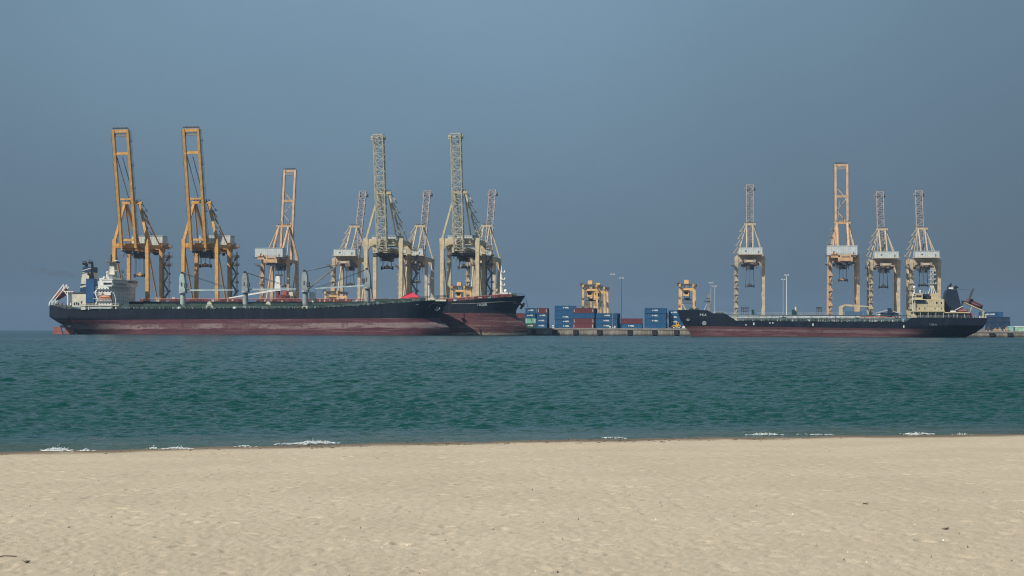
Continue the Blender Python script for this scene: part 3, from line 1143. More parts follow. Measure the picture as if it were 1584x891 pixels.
    # hoist gear in front of the house on the land side
    if P['boom'] == 'box':
        bk = MB()
        for x in (-3.4, 3.0):
            bk.box(x - 0.5, x + 0.5, y1 + 1.25, y1 + 2.0, z0 - 3.0, z0 + 1.2)
        bk.box(-2.85, 2.45, y1 + 1.3, y1 + 1.9, z0 - 1.0, z0 + 0.2)
        bk.build('winch_frame', leg_m, root, 'stuff')
        for x in (hw * 0.62, hw * 0.85):
            MB().tube((x, y1 + 0.5, z0 + 0.9), (x + 1.5, y1 + 0.5, z0 + 0.9), 0.9, 10).build('winch_drum', leg_m, root)
        MB().box(hw * 0.5, hw * 1.02, y1 + 1.25, y1 + 2.0, z0 - 1.8, z0 - 0.4).build('winch_base', leg_m, root)
    if logo:
        q = link('lettering', letters('HSI', 3.9, 0.14, 0.25), M('logo'), h)
        q.location = (x0 + (x1 - x0) * 0.66, y0 - 0.07, z0 + (z1 - z0) * 0.42)
        q.scale = (1.15, 1, 1)
    # stair tower on the land side leg
    mb = MB()
    sxx = hw + lt * 0.5 + 0.4
    fl = P.get('flight', 5.2)
    z = 6.0
    k = 0
    wd = P.get('stairw', 3.2)
    xa = hw - 0.4 if P.get('stair_in') else sxx
    yy = G + lt * 0.7 + 0.4 if P.get('stair_in') else G
    while z + fl < gz0 + 1:
        a_, b_ = (xa, xa + wd)
        if P.get('stair_in'):
            a_, b_ = hw - wd * 0.5, hw + wd * 0.5
        xs_, xe = (a_, b_) if k % 2 == 0 else (b_, a_)
        mb.beam((xs_, yy, z), (xe, yy, z + fl), 0.95, 0.35)
        mb.box(max(a_, b_) - 0.3, max(a_, b_) + 0.8, yy - 0.9, yy + 0.9, z + fl + 0.1, z + fl + 0.9) if not P.get('stair_in') else None
        mb.beam((xs_, yy - 0.5, z + 1), (xe, yy - 0.5, z + fl + 1), 0.1)
        xp = xe
        mb.box(min(a_, b_) - 0.2, max(a_, b_) + 0.9, yy - 1.1, yy + 1.1, z + fl - 0.12, z + fl + 0.08)
        rail(mb, (max(a_, b_) + 0.9, yy - 1.1, z + fl), (max(a_, b_) + 0.9, yy + 1.1, z + fl), 1.1, 1.0, 0.09)
        rail(mb, (min(a_, b_), yy + 1.1, z + fl), (max(a_, b_) + 0.9, yy + 1.1, z + fl), 1.1, 1.0, 0.09)
        z += fl
        k += 1
    for xq in ((xa, xa + wd) if not P.get('stair_in') else (hw + wd * 0.5,)):
        for dy in (-1.0, 1.0):
            mb.beam((xq, yy + dy, 5.0), (xq, yy + dy, gz0), 0.26 if not P.get('stair_in') else 0.16)
    mb.build('stair_tower', M('steel_mid') if not P.get('stair_in') else leg_m, root, 'stuff')
    # landings hung outside the land side end
    mb = MB()
    for zz in (gz1 - 0.2, gz0 - 3.2, gz0 - 8.0) if not P.get('stair_in') else (gz0 - 1.5,):
        mb.box(hw + lt * 0.6, hw + lt * 0.6 + 2.6, G - 3, G + 9, zz, zz + 0.2)
        rail(mb, (hw + lt * 0.6 + 2.6, G - 3, zz + 0.2), (hw + lt * 0.6 + 2.6, G + 9, zz + 0.2), 1.2, 1.5, 0.12)
        rail(mb, (hw + lt * 0.6, G - 3, zz + 0.2), (hw + lt * 0.6 + 2.6, G - 3, zz + 0.2), 1.2, 1.0, 0.12)
        for yy in (G - 2, G + 3, G + 8):
            mb.beam((hw + lt * 0.4, yy, zz - 1.6), (hw + lt * 0.6 + 2.3, yy, zz), 0.22)
    if not P.get('stair_in'):
        for yy in (G + 2.5, G + 8.5):
            for sx in (-1, 1):
                mb.beam((sx * hw * 0.9, yy, gz0 + 0.2), (sx * hw * 0.9, yy, gz1 + 1.0), 0.7)
            mb.beam((-hw * 0.9, yy, gz0 + 0.4), (hw * 0.9, yy, gz0 + 0.4), 0.7)
            mb.beam((-hw * 0.9, yy, gz1 + 0.2), (hw * 0.9, yy, gz0 + 0.6), 0.35)
    mb.build('landing', leg_m if not P.get('stair_in') else M('steel_mid'), root, 'stuff')
    # trolley, cab, spreader on its ropes
    ty = trolley_y
    tr = MB().box(-gh + 0.8, gh - 0.8, ty - 3.2, ty + 3.2, gz0 - 1.4, gz0 - 0.1)
    tr.box(-2.6, 2.6, ty - 2.6, ty + 2.6, gz0 - 4.2, gz0 - 1.4)
    tr = tr.build('trolley', M('steel'), root)
    cb = MB().box(gh - 3.4, gh - 0.9, ty + 3.4, ty + 6.2, gz0 - 4.6, gz0 - 1.6).build('operator_cab', M('house') if P['boom'] != 'box' else M('steel_mid'), root)
    MB().box(gh - 3.3, gh - 1.0, ty + 3.3, ty + 3.38, gz0 - 4.2, gz0 - 2.6).build('window', M('glass'), cb)
    sw = P.get('spw', 3.3)
    sp = MB().box(-sw, sw, ty - 0.9, ty + 0.9, spreader_z, spreader_z + 0.6)
    for sx in (-1, 1):
        sp.box(sx * sw - 0.35, sx * sw + 0.35, ty - 1.25, ty + 1.25, spreader_z - 0.5, spreader_z + 1.5)
        sp.box(sx * sw * 0.45 - 0.3, sx * sw * 0.45 + 0.3, ty - 1.2, ty + 1.2, spreader_z - 0.1, spreader_z + 1.1)
    spo = sp.build('spreader', M('steel') if P['boom'] == 'box' or P.get('fillet') else leg_m, root)
    hb = MB().box(-1.8, 1.8, ty - 0.8, ty + 0.8, spreader_z + 0.62, spreader_z + 1.7)
    hb.tube((0, ty - 0.2, spreader_z + 1.9), (0, ty + 0.2, spreader_z + 1.9), 0.7, 10)
    hb.build('headblock', leg_m, spo)
    for sx in (-1, 1):
        for sy in (-1, 1):
            MB().tube((sx * sw * P.get('ropex', 0.8), ty + sy * 0.7, spreader_z + 1.0), (sx * sw * 0.78, ty + sy * 0.9, gz0 - 1.2), 0.11, 5).build('hoist_rope', M('rope'), spo)
    MB().tube((0, ty, spreader_z + 2.0), (0, ty, gz0 - 4), 0.1, 5).build('power_cable', M('rope'), spo)
    # flood lights
    for sx in (-1, 1):
        fl_ = MB().box(sx * (gh + 2.2) - 0.4, sx * (gh + 2.2) + 0.4, G * 0.3 - 0.3, G * 0.3 + 0.3, gz0 - 0.8, gz0 - 0.1)
        fl_.build('floodlight', M('steel_mid'), root)
    return root


T1 = dict(W=20.3, G=24, Hp=52.0, leg=2.0, splay=0.3, girder=(45.6, 48.8), portal=(47.0, 49.6), gx=4.6, backreach=14, hinge=(-3.2, 47.4), rise=67.2, lean=14.2, bw=4.35,
          boom='box', tie2=0.80, apex=(2.4, 73.5, 4.6), ar=1.35, bsx=3.6, br=0.95, house=(-9.7, 9.7, 27, 36, 49.9, 55.4), flare=1.1)
T1B = dict(T1, W=18.8, gx=4.2, bw=4.1, xbrace=True, tie2=0.665, rise=69.5, lean=11.5, house=(-8.2, 12.0, 26, 35, 51.0, 57.3), hinge=(-3.0, 48.5), apex=(1.5, 75.0, 4.2), leg=2.0,
           stair_in=True, stairw=2.6, girder=(46.6, 49.6), portal=(47.4, 50.4), Hp=53.0, spw=2.9)
T2 = dict(W=20.6, G=24, Hp=51.8, leg=2.1, flare=1.35, girder=(43.4, 46.4), portal=(48.2, 51.6), fillet=True, gx=3.6, backreach=12, hinge=(-3.4, 44.6), rise=65.6, lean=11.5, bw=2.75, bh=3.4,
          boom='lattice', segs=20, rd=0.27, chord=0.62, cap=2.0, apex=(0.5, 78.0, 3.0), ar=0.95, bsx=3.0, br=0.5, house=(-8.0, 9.0, 5, 14, 48.0, 53.4), crank=0.0, clutter=80, spw=3.2)
T3 = dict(W=18.6, G=24, Hp=51.5, leg=2.1, flare=1.3, girder=(46.2, 48.4), portal=(48.0, 51.6), fillet=True, gx=3.2, backreach=8, hinge=(-3.2, 47.0), rise=57.2, lean=18.5, bw=2.3, bh=2.6,
          boom='lattice', segs=17, rd=0.3, chord=0.5, cap=3.0, apex=(-0.5, 74.5, 2.6), ar=0.8, bsx=2.1, br=0.55, house=(-8.4, 7.4, 25.4, 33, 52.0, 56.4), crank=0.0, clutter=70, spw=2.9,
          stair_in=True, stairw=2.3, flight=4.6, ropex=1.0)
T3L = dict(T3, lean=25.5, rise=55.5)
NC = QN + 4.5
FN = 1180.0
c_or = (M('orange'), M('orange'), None)
c_pe = (M('peach'), M('peach'), None)
c_cr = (M('cream'), M('cream_lattice'), None)
c_sa = (M('sand_leg'), M('pink_lattice'), None)
crane(T1, 'leftmost gantry crane, orange yellow with open box boom', 202.2, NC, False, 30.5, 15.0, c_or)
crane(T1, 'orange yellow gantry crane with open box boom, second from the left', 309.5, NC, False, 36.0, 9.5, c_or)
crane(T1B, 'peach gantry crane with braced open boom, right of the two orange ones', 426, FN, True, 30.5, 8.0, c_pe)
crane(T3L, 'small cream gantry crane with lattice boom above the raised ship jib', 536, FN, True, 31.0, 13.0, c_sa)
crane(T2, 'left one of the two tall cream gantry cranes with lattice booms', 593, NC, False, 34.6, 10.0, c_cr, logo=True)
crane(T3L, 'small cream gantry crane with lattice boom between the two tall lattice cranes', 639.5, FN, True, 33.0, 16.0, c_sa)
crane(T2, 'right one of the two tall cream gantry cranes with lattice booms', 711, NC, False, 34.9, 14.0, c_cr, logo=True)
crane(T3L, 'small cream gantry crane with lattice boom right of the two tall ones', 744.5, FN, True, 33.0, 16.0, c_sa)
crane(T3, 'slender gantry crane with lattice boom standing alone over the tanker deck', 1159.8, FN, True, 30.0, 12.0, c_sa)
crane(T1B, 'peach gantry crane with open frame boom above the tanker, tallest on the right', 1305.5, FN, True, 34.0, 10.0, c_pe)
crane(T3, 'cream gantry crane with lattice boom just right of the peach open frame one', 1368.5, FN, True, 31.0, 12.0, c_sa, 0.945)
crane(T3, 'cream gantry crane with lattice boom behind the tanker bridge, rightmost of all cranes', 1431, FN, True, 32.0, 12.0, c_sa, 0.95)


# ------------------------------------------------------------------ ships
def interp(pts, x):
    return float(np.interp(x, [p[0] for p in pts], [p[1] for p in pts]))


class Hull:
    def __init__(self, L, B, bottom, deck, stem, Le, Lr, full=3.0, transom=0.72, zk=9.0):
        self.__dict__.update(L=L, B=B, bottom=bottom, deck=deck, stem=stem, Le=Le, Lr=Lr, full=full, transom=transom, zk=zk)

    def pt(self, x0, v):
        zb, zd = interp(self.bottom, x0), interp(self.deck, x0)
        z = zb + (zd - zb) * v
        xs = self.L - self.Le
        x = x0
        b = self.B / 2
        if x0 > xs:
            x = xs + (x0 - xs) * (interp(self.stem, z) - xs) / self.Le
            q = (x0 - xs) / self.Le
            wl = max(0.0, min(1.0, (z + 1) / (zd + 1)))
            p = 2.6 + (self.full - 2.6) * wl
            b *= max(0.0, 1 - q ** p)
        if x0 < self.Lr:
            q = (self.Lr - x0) / self.Lr
            low = 1 - min(1.0, max(0.0, z) / self.zk)
            b *= (1 - (1 - self.transom) * q ** 2) * (1 - min(1, 1.15 * q) ** 1.2 * low ** 1.3 * 0.97)
        return x, max(b, 0.02), z

    def yb(self, x, z):
        x0 = x
        for _ in range(8):
            zb, zd = interp(self.bottom, x0), interp(self.deck, x0)
            v = min(1, max(0, (z - zb) / (zd - zb)))
            xx, b, _z = self.pt(min(x0, self.L), v)
            x0 = min(self.L, x0 + (x - xx))
        return b

    def build(self, mat, parent, dmat):
        xs = np.unique(np.concatenate([np.linspace(0, self.Lr, 16), np.linspace(self.Lr, self.L - self.Le, 12), self.L - self.Le * (1 - np.linspace(0, 1, 22) ** 0.8), [p[0] for p in self.deck if 0 <= p[0] <= self.L], [p[0] for p in self.bottom if 0 <= p[0] <= self.L]]))
        vs_ = np.linspace(0, 1, 25)
        n, m = len(xs), len(vs_)
        me_v, fs = [], []
        for s in (-1, 1):
            for x0 in xs:
                for v in vs_:
                    x, b, z = self.pt(x0, v)
                    me_v.append((x, s * b, z))
        id_ = lambda s, i, j: (s * n + i) * m + j
        for s in (0, 1):
            for i in range(n - 1):
                for j in range(m - 1):
                    q = (id_(s, i, j), id_(s, i + 1, j), id_(s, i + 1, j + 1), id_(s, i, j + 1))
                    fs.append(q if s == 0 else q[::-1])
        for i in range(n - 1):
            fs.append((id_(0, i, 0), id_(1, i, 0), id_(1, i + 1, 0), id_(0, i + 1, 0)))
            fs.append((id_(0, i, m - 1), id_(0, i + 1, m - 1), id_(1, i + 1, m - 1), id_(1, i, m - 1)))
        for j in range(m - 1):
            fs.append((id_(0, 0, j), id_(0, 0, j + 1), id_(1, 0, j + 1), id_(1, 0, j)))
            fs.append((id_(0, n - 1, j), id_(1, n - 1, j), id_(1, n - 1, j + 1), id_(0, n - 1, j + 1)))
        mb = MB()
        mb.add(me_v, fs)
        o = mb.build('hull', mat, parent)
        o.data.materials.append(dmat)
        for p in o.data.polygons:
            if p.normal.z > 0.8:
                p.material_index = 1
            p.use_smooth = False
        return o


class Ship:
    """frame: sgn +1 bow to the right of the picture, -1 bow to the left"""
    def __init__(self, name, label, px_stern, nc, sgn, n_side=None):
        self.nc, self.sgn = nc, sgn
        self.u0 = U(px_stern, n_side or nc)
        self.root = thing(name, label, 'ship', W(self.u0, nc, 0), -PHI if sgn > 0 else math.pi - PHI)

    def x(self, px, n=None):
        return self.sgn * (U(px, self.nc if n is None else n) - self.u0)

    def y(self, n):
        return self.sgn * (n - self.nc)

    def z(self, px, row, n=None):
        return Zp(px, row, self.nc if n is None else n)

    def p(self, px, row, n=None):
        n = self.nc if n is None else n
        return Vector((self.x(px, n), self.y(n), self.z(px, row, n)))

    def box(self, mb, px0, px1, r0, r1, nf, nb):
        pm = (px0 + px1) / 2
        return mb.box(self.x(px0, nf), self.x(px1, nf), self.y(nf), self.y(nb), self.z(pm, r0, nf), self.z(pm, r1, nf))

    def bx(self, name, mat, px0, px1, r0, r1, nf, nb, parent=None, kind=None):
        return self.box(MB(), px0, px1, r0, r1, nf, nb).build(name, M(mat), parent or self.root, kind)

    def letters(self, hull_o, H, s, size, px, row, nside, bold=0.05, shear=0.0, spacing=1.0, mat='white', name='lettering'):
        vs, fs = text_pts(s, size, bold, shear, spacing)
        x0, z0 = self.x(px, nside), self.z(px, row, nside)
        out = []
        sd_ = -1 if self.sgn > 0 else 1
        for v in vs:
            x = x0 + self.sgn * v.x
            z = z0 + v.y
            out.append((x, sd_ * (H.yb(x, z) + 0.09), z))
        mb = MB()
        mb.add(out, fs)
        return mb.build(name, M(mat), hull_o)


def hull_mat(name, top, zb, slope, red, worn, worn_lo, worn_hi, worn_amt, low_dark=0.0, blur=0.12, fade=None, flecks=0.0):
    t = NT(name)
    x, y, z = t.xyz(t.obj)
    zz = t.math('SUBTRACT', z, t.math('MULTIPLY', x, slope))
    n1 = t.noise(t.scaled(t.obj, (0.12, 0.12, 0.9)), 1.0, 5, 0.6)
    n2 = t.noise(t.scaled(t.obj, (0.5, 0.5, 0.05)), 1.0, 4, 0.6)
    n3 = t.noise(t.scaled(t.obj, (0.9, 0.9, 0.9)), 1.0, 5, 0.7)
    up = t.mix(t.step(n2, 0.38, 0.66), tuple(c * 0.72 for c in top), tuple(c * 1.35 for c in top))
    up = t.mix(t.math('MULTIPLY', t.step(n3, 0.6, 0.74), 0.35), up, (0.016, 0.023, 0.031))
    up = t.mix(t.math('MULTIPLY', t.step(t.math('ADD', n2, t.math('MULTIPLY', n3, 0.4)), 0.8, 0.95), 0.3), up, (0.045, 0.03, 0.03))
    n7 = t.noise(t.scaled(t.obj, (0.07, 0.07, 0.3)), 1.0, 6, 0.7)
    up = t.mix(t.math('MULTIPLY', t.step(n7, 0.52, 0.68), 0.6), up, (0.01, 0.017, 0.026))
    up = t.mix(t.math('MULTIPLY', t.step(t.noise(t.scaled(t.obj, (1.4, 1.4, 0.09)), 1.0, 4, 0.7), 0.58, 0.7), 0.4), up, (0.026, 0.033, 0.042))
    rd = t.mix(t.step(n1, 0.35, 0.65), tuple(c * 0.78 for c in red), tuple(c * 1.22 for c in red))
    rd = t.mix(t.math('MULTIPLY', t.step(n2, 0.52, 0.7), 0.35), rd, tuple(c * 0.55 for c in red))
    band = t.math('MULTIPLY', t.step(t.math('ADD', zz, t.math('MULTIPLY', n1, 2.6)), worn_lo + 0.9, worn_lo + 1.6),
                  t.math('SUBTRACT', 1.0, t.step(t.math('ADD', zz, t.math('MULTIPLY', n3, 2.2)), worn_hi + 0.8, worn_hi + 1.4)))
    # patches keep their red where plating was repainted
    n4 = t.noise(t.scaled(t.obj, (0.11, 0.0, 0.012)), 1.0, 2)
    keep = t.math('SUBTRACT', 1.0, t.math('MULTIPLY', t.step(n4, 0.64, 0.66), 0.6))
    patch = t.step(t.math('ADD', t.noise(t.scaled(t.obj, (0.05, 0.05, 0.25)), 1.0, 3), t.math('MULTIPLY', n3, 0.45)), 0.62, 0.72)
    band = t.math('MULTIPLY', t.math('MULTIPLY', band, keep), t.math('MULTIPLY', t.math('ADD', 0.3, t.math('MULTIPLY', patch, 0.7)), worn_amt))
    wc = t.mix(t.step(n3, 0.3, 0.7), tuple(c * 0.8 for c in worn), worn)
    wc = t.mix(t.math('MULTIPLY', t.step(n1, 0.58, 0.68), 0.4), wc, (0.1, 0.09, 0.085))
    rd = t.mix(band, rd, wc)
    n5 = t.noise(t.scaled(t.obj, (0.035, 0.035, 1.6)), 1.0, 4, 0.6)
    rd = t.mix(t.math('MULTIPLY', t.step(t.math('ADD', n5, t.math('MULTIPLY', n3, 0.25)), 0.68, 0.78), 0.35), rd, tuple(c * 1.25 for c in worn))
    rd = t.mix(t.math('MULTIPLY', t.step(t.math('ADD', t.noise(t.obj, 2.2, 4, 0.75), 0.0), 0.61, 0.7), 0.45 + 0.45 * flecks), rd, worn)
    rd = t.mix(t.math('MULTIPLY', t.step(t.math('SUBTRACT', n3, t.math('MULTIPLY', zz, 0.02)), 0.58, 0.66), 0.3), rd, (0.04, 0.03, 0.03))
    sl = t.math('MULTIPLY', t.math('SUBTRACT', 1.0, t.step(t.math('ADD', z, t.math('MULTIPLY', n3, 0.8)), 0.5, 1.0)), 0.65)
    rd = t.mix(sl, rd, (0.06, 0.045, 0.04))
    rd = t.mix(t.math('MULTIPLY', t.step(n7, 0.54, 0.64), 0.45), rd, (0.055, 0.035, 0.04))
    ed = t.step(t.math('ADD', zz, t.math('MULTIPLY', t.math('SUBTRACT', n3, 0.5), blur * 4)), zb - blur, zb + blur)
    if fade:
        ed = t.math('MAXIMUM', ed, t.math('SUBTRACT', 1.0, t.step(t.math('ADD', x, t.math('MULTIPLY', n3, 12.0)), fade[0], fade[1])))
    col = t.mix(ed, rd, up)
    # plating seams
    pl = t.math('MULTIPLY', t.math('LESS_THAN', t.math('MODULO', x, 8.5), 0.16), 0.25)
    col = t.mix(pl, col, (0.03, 0.03, 0.035))
    t.bump(n3, 0.12, 0.3)
    return t.done(col, 0.6, 0, 0.2)


def railing(ship, name, pts, mat, h=1.1, step=2.6, r=0.06, kind='stuff', parent=None):
    mb = MB()
    for a, b in zip(pts, pts[1:]):
        rail(mb, a, b, h, step, r)
    return mb.build(name, M(mat), parent or ship.root, kind)


def boat(name, label, loc, rz, L, Bm, Hh, mat, tilt=0.0, canopy=True):
    """enclosed lifeboat: pointed hull, rounded canopy, cockpit, rubbing strake"""
    mb = MB()
    n, m = 15, 10
    for i in range(n):
        s = i / (n - 1)
        w = Bm / 2 * (math.sin(math.pi * min(1, max(0, 0.04 + s * 0.92))) ** 0.55)
        for k in range(m):
            a = 2 * math.pi * k / m
            yy, zz = math.cos(a) * w, math.sin(a)
            zz = zz * Hh * (0.55 if zz < 0 else 0.5) * (0.55 + 0.45 * (w / (Bm / 2)))
            mb.v.append(((s - 0.5) * L, yy, zz))
    for i in range(n - 1):
        for k in range(m):
            mb.f.append((i * m + k, i * m + (k + 1) % m, (i + 1) * m + (k + 1) % m, (i + 1) * m + k))
    mb.f.append(tuple(range(m)))
    mb.f.append(tuple(range((n - 1) * m, n * m)))
    o = mb.build(name, M(mat), smooth=True)
    o.location = loc
    o.rotation_euler = (0, tilt, rz)
    tag(o, label, 'lifeboat')
    MB().box(-L * 0.33, -L * 0.12, -Bm * 0.2, Bm * 0.2, Hh * 0.38, Hh * 0.72).build('cockpit', M(mat), o)
    for sy in (-1, 1):
        MB().box(-L * 0.36, L * 0.36, sy * Bm * 0.5 - 0.06, sy * Bm * 0.5 + 0.06, -0.12, 0.12).build('rubbing_strake', M('steel_mid'), o)
    return o


# ---------------------------------------- ship A, in front on the left
NA0, NA1 = 884.0, 913.0
A = Ship('bulk_carrier', 'long black and red bulk carrier with four deck cranes and a white bridge', 76.3, 898.5, 1, 888)
ax = A.x
LA = ax(693)
HA = Hull(LA, 29.0,
          [(0, A.z(76, 490.3)), (ax(95, 888), A.z(94, 503.5)), (ax(118), A.z(118, 504.5)), (ax(127), -2.5), (LA - 10, -3), (LA, -3)],
          [(0, A.z(76, 472)), (ax(104), A.z(104, 475.5)), (ax(112), A.z(112, 478.2)), (ax(300), A.z(300, 478.6)), (ax(500), A.z(500, 477.6)), (ax(540), A.z(540, 475.8)), (ax(600), A.z(600, 471.5)), (ax(640), A.z(640, 468.5)), (ax(660), A.z(660, 466)), (LA, A.z(690, 463.2))],
          [(-3, ax(694)), (2, ax(695.8)), (4.6, ax(694.3)), (6.2, ax(690)), (7.4, ax(683.5)), (8.4, ax(680.3)), (10, ax(680)), (12, ax(682)), (19, LA)], 30, 55, full=3.6)
hmA = hull_mat('hull_black_red_worn', (0.004, 0.009, 0.019), 7.75, 0.0075, (0.108, 0.036, 0.049), (0.29, 0.21, 0.205), 2.6, 5.4, 0.95)
hull = HA.build(hmA, A.root, M('deck_green'))

MB().prism([(ax(83), -2), (ax(83), A.z(90, 506)), (ax(94), A.z(90, 506)), (ax(99), -2)], -0.5, 0.5).build('rudder', M('copper'), A.root)
MB().prism([(ax(101), -2), (ax(101.5), A.z(105, 505)), (ax(116), A.z(105, 505)), (ax(116), -2)], -1.2, 1.2).build('stern_frame', M('copper'), A.root)
MB().box(ax(93), ax(104), -0.4, 0.4, A.z(98, 507), A.z(98, 503)).build('rudder_stock', M('navy'), A.root)
# anchor in its pocket
yb_ = -HA.yb(ax(677, NA0 + 3), 15)
an = MB()
p = Vector((ax(678.5), -HA.yb(ax(678.5), 15.3) - 0.4, A.z(678, 474.5)))
an.beam(p, p + Vector((0.3, -0.2, -2.2)), 0.5)
an.beam(p + Vector((-1.3, -0.2, -1.4)), p + Vector((0.2, -0.2, -2.3)), 0.55)
an.beam(p + Vector((0.2, -0.2, -2.3)), p + Vector((1.6, -0.2, -0.6)), 0.6)
an.build('anchor', M('galv'), A.root)
mb = MB()
for k in range(9):
    a0, a1 = math.pi * (0.05 + 0.1 * k), math.pi * (0.05 + 0.1 * (k + 1))
    q0 = p + Vector((3.4 * math.cos(a0) - 0.5, -0.15, 3.0 * math.sin(a0) - 1.2))
    q1 = p + Vector((3.4 * math.cos(a1) - 0.5, -0.15, 3.0 * math.sin(a1) - 1.2))
    q0.y = -HA.yb(q0.x, q0.z) - 0.1
    q1.y = -HA.yb(q1.x, q1.z) - 0.1
    mb.tube(q0, q1, 0.16, 5)
mb.build('anchor_bolster', M('steel_mid'), A.root)
A.letters(hull, HA, 'IIIIIII', 0.7, 645, 471.3, NA0 + 1, 0.0, 0, 1.1, name='draft_marks')

# superstructure
acc = A.bx('accommodation', 'ship_white', 151.5, 172.5, 441.5, 478.5, NA0 + 1.2, NA1 - 1.2)
ya0, ya1 = A.y(NA0 + 1.2), A.y(NA1 - 1.2)
xf = A.x(172.5, NA0 + 1.2)
win = None
for r, row in enumerate((448.5, 454, 459.5, 465, 470.5)):
    z = A.z(172, row, NA0)
    for k in range(8):
        y = ya0 + 3.0 + k * 3.0
        if win is None:
            win = MB().box(-0.03, 0.05, -0.27, 0.27, -0.28, 0.28).build('window', M('glass'), acc)
            o = win
        else:
            o = win.copy()
            COL.objects.link(o)
        o.location = (xf, y, z)
for r, row in enumerate((446, 451, 470)):
    z = A.z(160, row, NA0)
    for k in range(4):
        o = win.copy()
        COL.objects.link(o)
        o.rotation_euler = (0, 0, math.pi / 2)
        o.location = (A.x(154 + 4.6 * k, NA0), ya0, z)
# deck ledges round each tier
for row in (447, 456.5, 465.5):
    z = A.z(160, row, NA0)
    MB().box(A.x(148, NA0), xf - 0.3, ya0 - 1.1, ya0 - 0.01, z - 0.15, z + 0.15).build('deck_ledge', M('ship_white'), A.root)
    railing(A, 'railing', [(A.x(148, NA0), ya0 - 1.05, z + 0.15), (xf - 0.3, ya0 - 1.05, z + 0.15)], 'white', 1.1, 1.5, 0.1)
wh = A.bx('wheelhouse', 'ship_white', 157.0, 173.2, 433, 441.4, NA0 + 2.5, NA1 - 2.5)
MB().box(A.x(173.2, NA0 + 2.5) - 0.02, A.x(173.2, NA0 + 2.5) + 0.08, A.y(NA0 + 4), A.y(NA1 - 4), A.z(173, 440.2, NA0), A.z(173, 437.0, NA0)).build('window_band', M('glass'), wh)
MB().box(A.x(160, NA0 + 2.5), A.x(172.8, NA0 + 2.5), A.y(NA0 + 2.5) - 0.08, A.y(NA0 + 2.5) + 0.02, A.z(173, 440.2, NA0), A.z(173, 437.0, NA0)).build('window_band', M('glass'), wh)
br_ = A.bx('bridge_wing', 'ship_white', 163.0, 173.0, 441.6, 443.0, NA0 - 2.5, NA1 + 2.5)
railing(A, 'railing', [(A.x(174.0, NA0), A.y(NA0 - 2.4), A.z(173, 441.5, NA0)), (A.x(174.0, NA0), A.y(NA1 + 2.4), A.z(173, 441.5, NA0))], 'white', 1.2, 2, 0.1)
A.bx('compass_deck', 'ship_white', 155.5, 174.2, 431.8, 432.9, NA0 + 2.2, NA1 - 2.2)
railing(A, 'railing', [(A.x(156, NA0 + 2.3), A.y(NA0 + 2.3), A.z(160, 431.7, NA0)), (A.x(174, NA0 + 2.3), A.y(NA0 + 2.3), A.z(160, 431.7, NA0)), (A.x(174, NA0 + 2.3), A.y(NA1 - 2.3), A.z(160, 431.7, NA0))], 'white', 1.2, 1.5, 0.1)
A.bx('deckhouse', 'ship_white', 164, 172, 424.5, 431.7, NA0 + 8, NA0 + 15)
A.bx('deckhouse', 'ship_white', 166.5, 177, 427.0, 431.7, NA0 + 15.2, NA0 + 22)
A.bx('locker', 'white', 171, 176.5, 422.5, 426.8, NA0 + 16, NA0 + 20)
A.bx('locker', 'ship_white', 151.5, 163, 434.5, 441.4, NA0 + 4, NA0 + 12)
A.bx('vent_house', 'ship_white', 153.5, 160, 430.0, 434.4, NA0 + 5, NA0 + 10)
for px_, rr in ((153, 438), (157, 433), (161, 429.5), (166, 421.5)):
    q = A.p(px_, rr, NA0 + 7)
    MB().tube(q, q + Vector((0, 0, -2.2)), 0.5, 8).ball(q, 0.75, 8, 6).build('vent', M('white'), A.root)
# radar mast
mp = A.p(172.5, 431.5, 897)
mb = MB().frustum((mp.x - 2.0, mp.x + 2.0, -2, 2), (mp.x - 1.3, mp.x + 1.2, -1.1, 1.1), mp.z, A.z(172, 407, 897))
mst = mb.build('radar_mast', M('off_white'), A.root)
zt = A.z(174, 406.6, 897)
MB().box(mp.x - 2.6, mp.x + 3.2, -3, 3, zt, zt + 0.7).build('mast_platform', M('steel'), mst)
mb = MB().tube((mp.x - 0.9, 0, zt), (mp.x - 0.9, 0, zt + 4.6), 0.5, 6)
mb.tube((mp.x + 2.0, 0.3, zt), (mp.x + 2.0, 0.3, zt + 2.8), 0.4, 6)
mb.box(mp.x - 1.6, mp.x + 0.1, -0.3, 0.3, zt + 2.6, zt + 3.0)
mb.build('aerial', M('steel'), mst)
for k, (dx, dz, ln_) in enumerate(((2.4, 1.2, 2.2), (2.9, -4.5, 2.0), (-2.2, -7, 2.0), (2.2, -9, 1.8))):
    MB().box(mp.x + dx - ln_ / 2, mp.x + dx + ln_ / 2, -1.6, -1.2, zt + dz, zt + dz + 0.35).tube((mp.x + dx, -1.4, zt + dz - 0.8), (mp.x + dx, -1.4, zt + dz), 0.2, 6).build('radar_scanner', M('white'), mst)
for px_, r0, r1 in ((165.5, 401, 428), (169, 411, 428)):
    q = A.p(px_, r0, 893)
    MB().tube(q, A.p(px_ + 0.8, r1, 893), 0.14, 5).beam(q + Vector((-0.9, 0, -0.6)), q + Vector((0.9, 0, -1.6)), 0.3).build('whip_aerial', M('steel_mid'), A.root)
q = A.p(189.5, 419.5, 902)
MB().ball(q, 1.15, 10, 8).tube(q, (q.x, q.y, A.z(189, 431, 902)), 0.35, 6).build('satellite_dome', M('white'), A.root)
A.bx('searchlight_stand', 'white', 185, 191, 424.5, 426, 901, 906)
